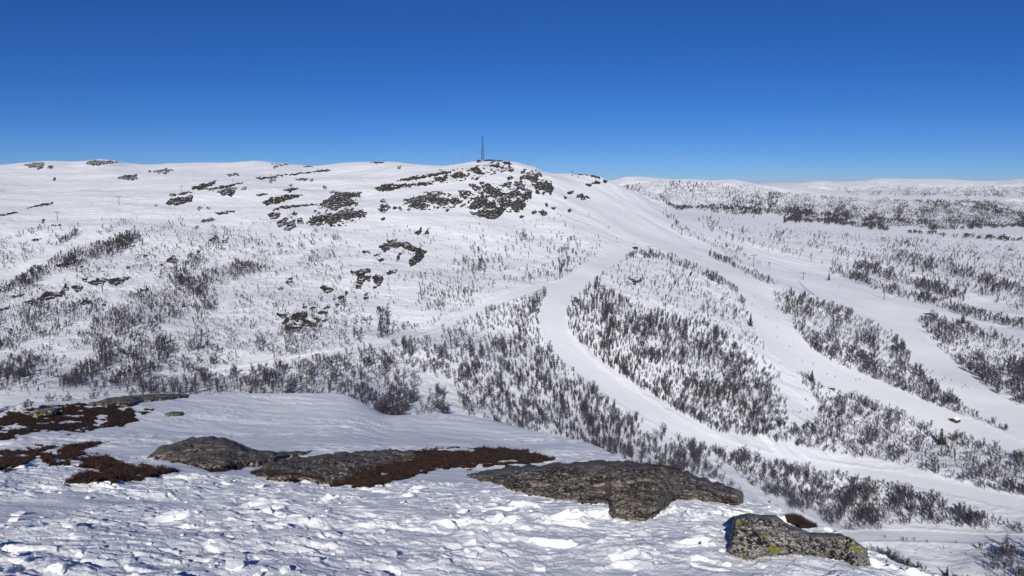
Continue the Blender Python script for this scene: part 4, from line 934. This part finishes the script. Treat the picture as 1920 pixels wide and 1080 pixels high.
# dark spruces
SP = []
for k in range(3):
    tk, cr = spruce(500 + k); V, Fc = spikes_to_mesh(*tk); a = mesh_np('trunk', V, Fc, M['bark'], False)
    V, Fc = spikes_to_mesh(*cr); SP.append((a, mesh_np('crown', V, Fc, M['needles'], False)))
for n, (u, v, hp, wf, lab) in enumerate([
    (345, 576, 15, 1.3, 'squat dark spruce in the left birch belt'), (264, 587, 12, 0.8, 'small dark spruce left of the squat one'),
    (1522, 716, 22, 1.2, 'dark spruce at the top corner of the wood beside the middle run'), (1764, 834, 30, 1.2, 'tall dark spruce in the birches at lower right'),
    (1407, 612, 26, 0.8, 'tall thin conifer at the right edge of the ringed wood'), (1713, 510, 12, 1.0, 'lone pointed spruce on the far plain hedge'),
    (1554, 526, 14, 1.0, 'pointed spruce standing alone on the open run'), (1861, 546, 14, 1.5, 'broad black spruce in the right hand plain wood'), (1895, 470, 7, 1.2, 'tiny far spruce on the white plain'),
    (1803, 604, 14, 0.9, 'left of two black spruces above the right hand wood'), (1806, 607, 16, 1.2, 'right of two black spruces above the right hand wood'),
    (1508, 556, 12, 1.2, 'dark spruce in the top hedge of the middle wood'), (1413, 408, 5, 1.6, 'far dark bush like spruce on the lake shore'),
    (1721, 1069, 17, 0.9, 'slim spruce just beyond the knoll rim'), (1775, 1082, 20, 1.0, 'dark spruce at the bottom edge beyond the knoll rim'), (1700, 1062, 13, 0.9, 'short spruce nearest the snow rim at lower right')]):
    p = T.at(u, v)[0]
    if not np.isfinite(p[0]): continue
    h = hp * np.hypot(p[0], p[1]) / F
    o = empty('spruce_tree', p, n * 1.3); o.scale = (h * wf, h * wf, h)
    tag(o, lab, 'tree')
    a, b = SP[n % 3]; link('trunk', a, o); link('crown', b, o)

# heather sprigs: short stems on each mat, part of that mat
g = np.random.default_rng(9); tb0 = np.zeros((7, 3)); tb1 = np.stack([g.normal(0, .45, 7), g.normal(0, .45, 7), g.uniform(.5, 1, 7)], 1)
tuft = spikes_to_mesh(tb0, tb1, np.full(7, 0.06))
for Q, o in SPRIGS:
    hh = RNG.uniform(0.012, 0.05, len(Q)) * (0.6 + 0.8 * RNG.random(len(Q)))
    V, Fc = plant_mass('s', [tuft], Q, hh, np.full(len(Q), 1.2), None)
    V = V - np.array(o.location)[None]
    s = link('sprigs', mesh_np('sprigs', V, Fc, M['sprig'], False), o); s['kind'] = 'stuff'
# loose angular blocks of broken crust
bmk = bmesh.new(); bmesh.ops.create_icosphere(bmk, subdivisions=1, radius=1.0)
iv = np.array([v.co[:] for v in bmk.verts]); iff = np.array([[v.index for v in f.verts] for f in bmk.faces]); bmk.free()
blocks = []
for k in range(10):
    q = np.sign(iv) * np.abs(iv) ** 0.7 * (1 + 0.35 * g.normal(0, 1, iv.shape)); q *= np.array([1, 0.8, 0.55]); blocks.append((q * 0.5 + np.array([0, 0, 0.1]), iff))
nb = 210
u = RNG.uniform(-40, 1700, nb); v = 1090 - 190 * RNG.random(nb) ** 0.8
k = RNG.random(nb) < np.clip(0.55 + 1.3 * fbm(u / 90, v / 35, 2, 3), 0.05, 1); u, v = u[k], v[k]
bp_ = G.at(u, v); k = np.isfinite(bp_[:, 0]); bp_ = bp_[k]
sz = 0.025 + 0.075 * RNG.random(len(bp_)) ** 2.6
V, Fc = plant_mass('b', blocks, bp_, sz, RNG.uniform(0.9, 1.7, len(bp_)), None)
tag(link('snow_clods', mesh_np('snow_clods', V, Fc, M['snow_near'], False)), kind='stuff')
# ------------------------------------------------------------------ man-made things, all stood on the ground where the photo shows them
def spot(u, v):
    p = T.at(u, v)[0]; k = 0
    while not np.isfinite(p[0]) and k < 14:
        k += 1; p = T.at(u, v + k)[0]
    return p, np.hypot(p[0], p[1])

# lattice radio mast
p, r = spot(905, 302.5)
Hm = 47.5 * r / F; a0, a1 = 2.7 * r / F, 0.75 * r / F
mast = empty('radio_mast', p); tag(mast, 'tall blue grey lattice mast standing on the summit', 'mast')
lat = MB(); nseg = 12
cor = [(-1, -1), (1, -1), (1, 1), (-1, 1)]
def mp_(k, c): f = k / nseg; w = a0 + (a1 - a0) * f; return (c[0] * w, c[1] * w, Hm * 0.86 * f - 1.0 * (k == 0))
for c in cor: lat.tube(mp_(0, c), mp_(nseg, c), 0.32, 0.28, 5)
lat.build('tower_leg_frame', M['mast'], mast)
br = MB()
for k in range(nseg):
    for i in range(4):
        c, d = cor[i], cor[(i + 1) % 4]
        br.tube(mp_(k, c), mp_(k + 1, d), 0.15, None, 4); br.tube(mp_(k, d), mp_(k + 1, c), 0.15, None, 4); br.tube(mp_(k + 1, c), mp_(k + 1, d), 0.15, None, 4)
br.build('bracing', M['mast'], mast)
an = MB(); an.tube((0, 0, Hm * 0.86), (0, 0, Hm), 0.9, 0.75, 10); an.build('antenna_cylinder', M['mast'], mast)
for k in (2, 3.6, 6):
    f = k / nseg; w = a0 + (a1 - a0) * f
    pl = MB(); pl.box((0, 0, Hm * 0.86 * f), (2.5 * w, 2.5 * w, 1.3)); pl.build('platform', M['mast'], mast)

def hut(u, v, wpx, hpx, depth, wall, label, cat='hut', rz=0.0, snow=True, name='hut', pitch=0.35, win=2, door=True):
    p, r = spot(u, v); w, h = wpx * r / F, hpx * r / F
    az = math.atan2(p[0], p[1])
    o = empty(name, p, -az + rz); tag(o, label, cat)
    hw = h * 0.72
    b = MB(); b.box((0, 0, hw / 2 - 0.6), (w, depth, hw + 1.2))
    e = hw; k = h * 1.02
    b.prism([(-w / 2, e), (w / 2, e), (0, k - 0.05)], -depth / 2, depth / 2); b.build('wall', wall, o)
    rf = MB(); ov = 0.4; t = 0.14
    for s in (-1, 1):
        rf.add([(s * (w / 2 + ov), -depth / 2 - ov, e - ov * pitch), (0, -depth / 2 - ov, k), (0, depth / 2 + ov, k), (s * (w / 2 + ov), depth / 2 + ov, e - ov * pitch),
                (s * (w / 2 + ov), -depth / 2 - ov, e - ov * pitch + t), (0, -depth / 2 - ov, k + t), (0, depth / 2 + ov, k + t), (s * (w / 2 + ov), depth / 2 + ov, e - ov * pitch + t)],
               [(0, 1, 2, 3), (7, 6, 5, 4), (0, 4, 5, 1), (3, 2, 6, 7), (0, 3, 7, 4), (1, 5, 6, 2)])
    roof = rf.build('roof', wall, o)
    if snow:
        sn = MB(); t0, t1 = t + 0.004, t + 0.45
        for s in (-1, 1):
            x1 = s * (w / 2 + ov * 0.8); z1 = e - ov * 0.8 * pitch
            sn.add([(x1, -depth / 2 - ov, z1 + t0), (0, -depth / 2 - ov, k + t0), (0, depth / 2 + ov, k + t0), (x1, depth / 2 + ov, z1 + t0),
                    (x1 * 0.97, -depth / 2 - ov * .7, z1 + t1 * 0.8), (0, -depth / 2 - ov * .7, k + t1), (0, depth / 2 + ov * .7, k + t1), (x1 * 0.97, depth / 2 + ov * .7, z1 + t1 * 0.8)],
                   [(0, 1, 2, 3), (7, 6, 5, 4), (0, 4, 5, 1), (3, 2, 6, 7), (0, 3, 7, 4), (1, 5, 6, 2)])
        sn.build('roof_snow', M['roof_snow'], o)
    if door:
        d = MB(); d.box((w * 0.28, -depth / 2 - 0.03, min(2.0, hw) / 2), (0.9, 0.06, min(2.0, hw * 0.95))); d.build('door', M['steel'], o)
    for k2 in range(win):
        g_ = MB(); g_.box((-w * 0.32 + k2 * w * 0.28, -depth / 2 - 0.03, hw * 0.58), (min(1.1, w * .14), 0.06, min(0.9, hw * 0.4))); g_.build('window', M['glass'], o)
    return o
hut(897.5, 304.2, 7.5, 4.6, 6, M['dark_wood'], 'small dark building left of the mast foot', 'building', snow=False, name='summit_building')
hut(918.5, 302.2, 20, 3.0, 8, M['dark_wood'], 'long low dark building right of the mast foot', 'building', snow=False, name='summit_building', win=5)
hut(936.5, 302.6, 11, 2.4, 6, M['dark_wood'], 'lowest dark building at the right end of the summit row', 'building', snow=False, name='summit_building', win=3)
hut(1191, 466.5, 8.5, 5.2, 5, M['dark_wood'], 'black lift hut with snowy roof at the top of the groomed run', 'hut', rz=0.2, name='lift_hut')
hut(1791, 790.5, 11, 6.6, 5, M['red_wood'], 'small red brown cabin with snow on its roof beside the middle run', 'cabin', rz=-0.55, name='cabin')
hut(1559, 729, 9.5, 3.6, 3.5, M['dark_wood'], 'low dark shed half buried in snow above the birches', 'shed', rz=0.1, name='shed', win=1)
hut(1741, 589.5, 13, 3.2, 3, M['dark_wood'], 'long low dark shed on the flat junction of the right hand runs', 'shed', rz=0.1, name='shed', win=3)

# lift towers
def tower(u, v, hpx, label, group, big=False, rz=0.0, armk=0.5, thick=1.0):
    p, r = spot(u, v); h = hpx * r / F
    o = empty('lift_tower', p, -math.atan2(p[0], p[1]) + rz); tag(o, label, 'lift tower', group)
    q = 0.42 if big else 0.26; q *= thick
    s = MB(); s.tube((0, 0, -1.0), (0, 0, h), q, q * 0.75, 10); s.build('pole', M['steel'], o, True)
    L = h * armk
    c = MB(); c.box((0, 0, h + 0.12), (L, q * 1.1, q * 1.1)); c.tube((-L * 0.3, 0, h), (0, 0, h - L * 0.22), q * 0.3, None, 6); c.tube((L * 0.3, 0, h), (0, 0, h - L * 0.22), q * 0.3, None, 6); c.build('crossarm', M['steel'], o)
    for x in (-L / 2, L / 2):
        w = MB(); w.box((x, 0, h - q * 0.9), (q * 0.8, h * 0.2, q * 0.6))
        for k in (-1, 0, 1): w.tube((x - q * .5, k * h * 0.08, h - q * 1.5), (x + q * .5, k * h * 0.08, h - q * 1.5), q * 0.7, None, 8)
        w.build('sheave_assembly', M['steel'], o)
    return o
for u, v, hp, lab in [(108, 414, 14, 'lift tower nearest the left edge, lowest of the left line'), (223.5, 386, 15, 'second lift tower from the left, above the slanting ski trail'),
                      (340, 359, 9.5, 'third lift tower of the left line beside the heath edge'), (437, 343, 7, 'fourth lift tower of the left line by the dark heath patch'), (507, 333, 5.5, 'fifth and smallest lift tower of the left line')]:
    tower(u, v, hp, lab, 'lift towers of the left line', rz=0.2, armk=0.5)
tower(851, 309, 7, 'short T shaped lift tower on the skyline left of the mast', 'lift towers on the skyline', armk=0.45)
tower(1073, 330.5, 9, 'T shaped lift tower on the skyline right of the summit', 'lift towers on the skyline', True, 0.1, 0.7)
tower(1084, 334, 7.5, 'lift tower just below the skyline, next to the rocky rim', 'lift towers on the skyline', True, 0.1, 0.6)
for u, v, hp, lab, big in [(1217, 474, 12, 'lift tower right of the black lift hut', False), (1257.5, 485, 10.5, 'lift tower behind the hedge, right of the one by the hut', False),
                           (1278, 441, 11.5, 'stout lift tower where the mountain spur meets the plain', True), (1413, 500, 21, 'tall lift tower in the birch hedge at mid right', True),
                           (1440.5, 472.5, 8, 'small lift tower on the open plain above the tall one', False), (1391, 456, 6.5, 'smallest lift tower on the white plain', False),
                           (1506, 524.5, 12, 'lift tower standing alone on the wide open run', True), (1657.5, 562.5, 21.5, 'tall lift tower between two short hedges on the right', True)]:
    tower(u, v, hp, lab, 'lift towers on the right hand runs', big, 0.25, 0.42 if hp > 15 else 0.6)

# snow making lances, thin poles
for u, v, hp, lab in [(867, 307, 17, 'thin pole on the skyline between lift tower and mast'), (955, 303, 6, 'short pole on the skyline right of the summit buildings'), (988, 311, 9, 'thin pole on the skyline above the right hand crag'),
                      (1006, 318, 9, 'thin pole at the corner of the crag skyline'), (1074.5, 397, 7, 'pole on the bare slope below the two rocks'), (1190.5, 460, 13, 'thin pole beside the black lift hut'),
                      (1414, 457.5, 11, 'thin pole on the white plain above the hedges'), (1345, 520, 13, 'thin pole standing in the hedge of the ringed wood'), (1300, 497, 11, 'thin pole left of the hedge top of the ringed wood'),
                      (1786, 553, 13, 'snow lance at the upper left of the far right run'), (1816, 562, 12, 'snow lance second along the far right run'), (1881, 587, 12, 'snow lance third along the far right run'),
                      (1905, 596, 11, 'snow lance last along the far right run'), (1886, 635, 13, 'snow lance above the right edge wood'), (1747, 588, 11, 'pole beside the long low shed'),
                      (1809, 605, 13, 'pole right of the two black spruces'), (1759, 536, 10, 'snow lance in the middle of the plain hedges'), (1697, 553, 8, 'short pole right of the tall lift tower')]:
    p, r = spot(u, v); h = hp * r / F
    o = empty('snow_lance', p); tag(o, lab, 'pole', 'thin poles and snow lances'); o.rotation_euler = (0.03, 0.02, 0)
    s = MB(); s.tube((0, 0, -1), (0, 0, h * 0.93), 0.16, 0.10, 8); s.build('pole', M['steel'], o, True)
    s = MB(); s.tube((0, 0, h * 0.93), (0, -0.25, h), 0.17, 0.13, 8); s.build('nozzle_head', M['steel'], o, True)

# faded red safety net and timber rails
pts = [spot(u, v)[0] for u, v in [(1497, 528), (1500, 531), (1504, 535), (1509, 540.5), (1516, 546), (1521, 550), (1527, 554)]]
net = empty('safety_net', pts[0]); tag(net, 'faded red safety net running down the open run', 'fence')
nb_ = MB(); o0 = Vector(pts[0])
for a, b in zip(pts[:-1], pts[1:]):
    a, b = Vector(a) - o0, Vector(b) - o0
    nb_.add([a, b, b + Vector((0, 0, 0.9)), a + Vector((0, 0, 0.9)), a + Vector((.05, .05, 0)), b + Vector((.05, .05, 0)), b + Vector((.05, .05, 0.9)), a + Vector((.05, .05, 0.9))],
            [(0, 1, 2, 3), (7, 6, 5, 4), (0, 3, 7, 4), (1, 5, 6, 2), (3, 2, 6, 7), (0, 4, 5, 1)])
nb_.build('netting', M['net'], net)
for q in pts:
    s = MB(); a = Vector(q) - o0; s.tube(a + Vector((0, 0, -.4)), a + Vector((0, 0, 1.8)), 0.06, None, 6); s.build('post', M['steel'], net)
for (u0, v0, u1, v1), lab in [((1810, 602.5, 1822, 604), 'upper of two dark timber rails right of the pole'), ((1810, 605, 1819, 607), 'lower of two dark timber rails right of the pole')]:
    a, b = Vector(spot(u0, v0)[0]), Vector(spot(u1, v1)[0]); o = empty('timber_rail', a); tag(o, lab, 'fence')
    d = b - a; s = MB(); s.tube((0, 0, 0.9), d + Vector((0, 0, 0.9)), 0.28, None, 6); s.build('rail', M['dark_wood'], o)
    for f in (0.02, 0.5, 0.98): s = MB(); s.tube(d * f + Vector((0, 0, -.6)), d * f + Vector((0, 0, 1.0)), 0.12, None, 6); s.build('post', M['dark_wood'], o)

# skiers
jn = {'pelvis': (0, -0.08, 0.86), 'waist': (0, -0.02, 1.02), 'chest': (0, 0.06, 1.25), 'neck': (0, 0.1, 1.44), 'head': (0, 0.13, 1.53), 'crown': (0, 0.14, 1.70)}
rad = {'pelvis': .15, 'waist': .135, 'chest': .165, 'neck': .065, 'head': .095, 'crown': .085}
ed = [('pelvis', 'waist'), ('waist', 'chest'), ('chest', 'neck'), ('neck', 'head'), ('head', 'crown')]
for s, t in ((-1, 'l'), (1, 'r')):
    for nm, c, rr in (('hip', (s * .11, -.06, .80), .11), ('knee', (s * .13, .12, .47), .075), ('ankle', (s * .13, -.03, .12), .055), ('toe', (s * .13, .14, .06), .05),
                      ('shoulder', (s * .19, .07, 1.36), .08), ('elbow', (s * .30, .12, 1.10), .055), ('wrist', (s * .27, .38, 1.02), .04), ('hand', (s * .26, .47, 1.03), .042)):
        jn[nm + t] = c; rad[nm + t] = rr
    ed += [('pelvis', 'hip' + t), ('hip' + t, 'knee' + t), ('knee' + t, 'ankle' + t), ('ankle' + t, 'toe' + t), ('chest', 'shoulder' + t), ('shoulder' + t, 'elbow' + t), ('elbow' + t, 'wrist' + t), ('wrist' + t, 'hand' + t)]
ks_ = list(jn); me = bpy.data.meshes.new('body'); me.from_pydata([jn[k] for k in ks_], [(ks_.index(a), ks_.index(b)) for a, b in ed], [])
tmp = bpy.data.objects.new('body', me); COL.objects.link(tmp)
sk = tmp.modifiers.new('skin', 'SKIN'); sk.use_smooth_shade = True
for i, k in enumerate(ks_):
    sv = me.skin_vertices[0].data[i]; sv.radius = (rad[k], rad[k]); sv.use_root = k == 'pelvis'
tmp.modifiers.new('sub', 'SUBSURF').levels = 1
bpy.context.view_layer.update()
body = bpy.data.meshes.new_from_object(tmp.evaluated_get(bpy.context.evaluated_depsgraph_get())); body.name = 'person'
bpy.data.objects.remove(tmp)
body.materials.clear(); body.materials.append(M['black']); body.materials.append(M['skin'])
for f in body.polygons:
    c = f.center; f.material_index = int(c.z > 1.47 and c.y > 0.15)
helm = MB()
for k in range(5):
    a0_, a1_ = k * 0.3, (k + 1) * 0.3
    helm.tube((0, .12, 1.60 + .12 * math.sin(a0_)), (0, .12, 1.60 + .12 * math.sin(a1_)), .125 * math.cos(a0_), max(.125 * math.cos(a1_), .004), 10)
helm = helm.mesh('helmet', M['steel'], True)
def ski_mesh(s): b = MB(); b.box((s * .13, 0.05, 0.012), (.085, 1.55, .024)); b.add([(s*.13-.042, .825, 0), (s*.13+.042, .825, 0), (s*.13, .98, .12), (s*.13-.042, .825, .024), (s*.13+.042, .825, .024), (s*.13, .98, .14)], [(0,1,2),(5,4,3),(0,2,5,3),(1,4,5,2),(0,3,4,1)]); return b.mesh('ski', M['steel'])
def pole_mesh(s): b = MB(); b.tube((s * .26, .48, 1.08), (s * .34, .02, 0.02), .014, .009, 6); b.tube((s * .335, .06, .09), (s * .336, .055, .1), .05, None, 8); return b.mesh('ski_pole', M['steel'])
kit = [('ski', ski_mesh(-1)), ('ski', ski_mesh(1)), ('ski_pole', pole_mesh(-1)), ('ski_pole', pole_mesh(1)), ('helmet', helm)]
CR = [('dark clad skier on the valley ski track at lower right', [(1659.5, 1008, 1.5), (1692, 1011, -1.4), (1700.5, 1013, 1.5), (1714, 1012.5, -1.5), (1737.5, 1017, -1.5), (1793, 1018, 1.4), (1693.5, 1014.5, 0.4)]),
      ('tiny dark skier on the run at the right between the two woods', [(1716, 682.5, 0), (1738, 695, .4), (1749, 696.5, .2), (1732, 700.5, .6), (1744.5, 701.5, 0), (1772, 709.5, .5), (1767, 713.5, 1), (1784, 714, .5), (1805, 727.5, 2), (1810, 723.5, .5), (1815.5, 727.5, 2)]),
      ('tiny dark skier on the middle run above the lower birches', [(1525, 683, 2), (1504, 679, 2), (1551, 702, 1.6), (1566, 707.5, 2), (1605, 713.5, 2), (1612, 712.5, 2), (1457, 633, 2), (1481, 651, 2), (1456.5, 616, 2)]),
      ('tiny dark skier on the open slope above the woods', [(1576, 534, 2), (1574, 540, 1), (1571, 542, 1.5), (1537, 526, 2), (1534, 531, 1), (1620, 564, 2), (1415, 557, 2), (1410, 572, 2), (1436, 581, 2), (1436, 596, 2)])]
for lab, L in CR:
    for u, v, rz in L:
        p, r = spot(u, v)
        o = link('person', body, None, p); o.rotation_euler = (0, 0, math.pi - rz); tag(o, lab, 'person', lab + 's')
        for nm, m_ in kit: link(nm, m_, o)

# ------------------------------------------------------------------ light, air, camera
EL, SAZ = math.radians(27.5), math.radians(6.0)
d = Vector((math.sin(SAZ) * math.cos(EL), math.cos(SAZ) * math.cos(EL), -math.sin(EL)))
sun = bpy.data.lights.new('sun', 'SUN'); sun.energy = 4.5; sun.angle = math.radians(0.53); sun.color = (1.0, 0.955, 0.885)
so = bpy.data.objects.new('sun', sun); COL.objects.link(so); so.rotation_euler = d.to_track_quat('-Z', 'Y').to_euler(); so.location = (0, -50, 200)
wd = bpy.data.worlds.new('World'); SC.world = wd; wd.use_nodes = True
nt = wd.node_tree; bg = nt.nodes['Background']
sky = nt.nodes.new('ShaderNodeTexSky'); sky.sky_type = 'NISHITA'; sky.sun_disc = False
sky.sun_elevation = EL; sky.sun_rotation = math.pi + SAZ; sky.altitude = 5000; sky.air_density = 1.0; sky.dust_density = 0.0; sky.ozone_density = 10.0
gm = nt.nodes.new('ShaderNodeGamma'); gm.inputs[1].default_value = 1.0
hs = nt.nodes.new('ShaderNodeHueSaturation'); hs.inputs['Saturation'].default_value = 1.08; hs.inputs['Hue'].default_value = 0.507
nt.links.new(sky.outputs[0], gm.inputs[0]); nt.links.new(gm.outputs[0], hs.inputs['Color']); nt.links.new(hs.outputs[0], bg.inputs['Color']); bg.inputs['Strength'].default_value = 0.063
cam = bpy.data.cameras.new('camera'); cam.sensor_width = 36; cam.lens = 36 * F / 1920; cam.clip_end = 100000; cam.clip_start = 0.1
co = bpy.data.objects.new('camera', cam); COL.objects.link(co); co.rotation_euler = (math.pi / 2 - TH, 0, 0); SC.camera = co
SC.view_settings.view_transform = 'Standard'; SC.view_settings.look = 'None'; SC.view_settings.gamma = 1; SC.view_settings.exposure = 0.1
SC.render.resolution_x, SC.render.resolution_y = 1024, 576

# thin winter air
hz = bpy.data.materials.new('winter air'); hz.use_nodes = True; hn = hz.node_tree
for n_ in list(hn.nodes):
    if n_.type == 'BSDF_PRINCIPLED': hn.nodes.remove(n_)
pv = hn.nodes.new('ShaderNodeVolumePrincipled'); pv.inputs['Color'].default_value = (0.88, 0.92, 1.0, 1); pv.inputs['Density'].default_value = 0.000009; pv.inputs['Anisotropy'].default_value = 0.0
hn.links.new(pv.outputs[0], hn.nodes['Material Output'].inputs['Volume'])
lo_ = min(float(T.Z.min()), float(G.Z.min())) - 1.0; hi_ = max(float(T.Z.max()) + 3, p[2], spot(905, 302.5)[0][2] + Hm + 3)
b = MB(); b.box((0, 0, (lo_ + hi_) / 2), (84000, 84000, hi_ - lo_)); o = b.build('haze', hz); tag(o, kind='stuff')
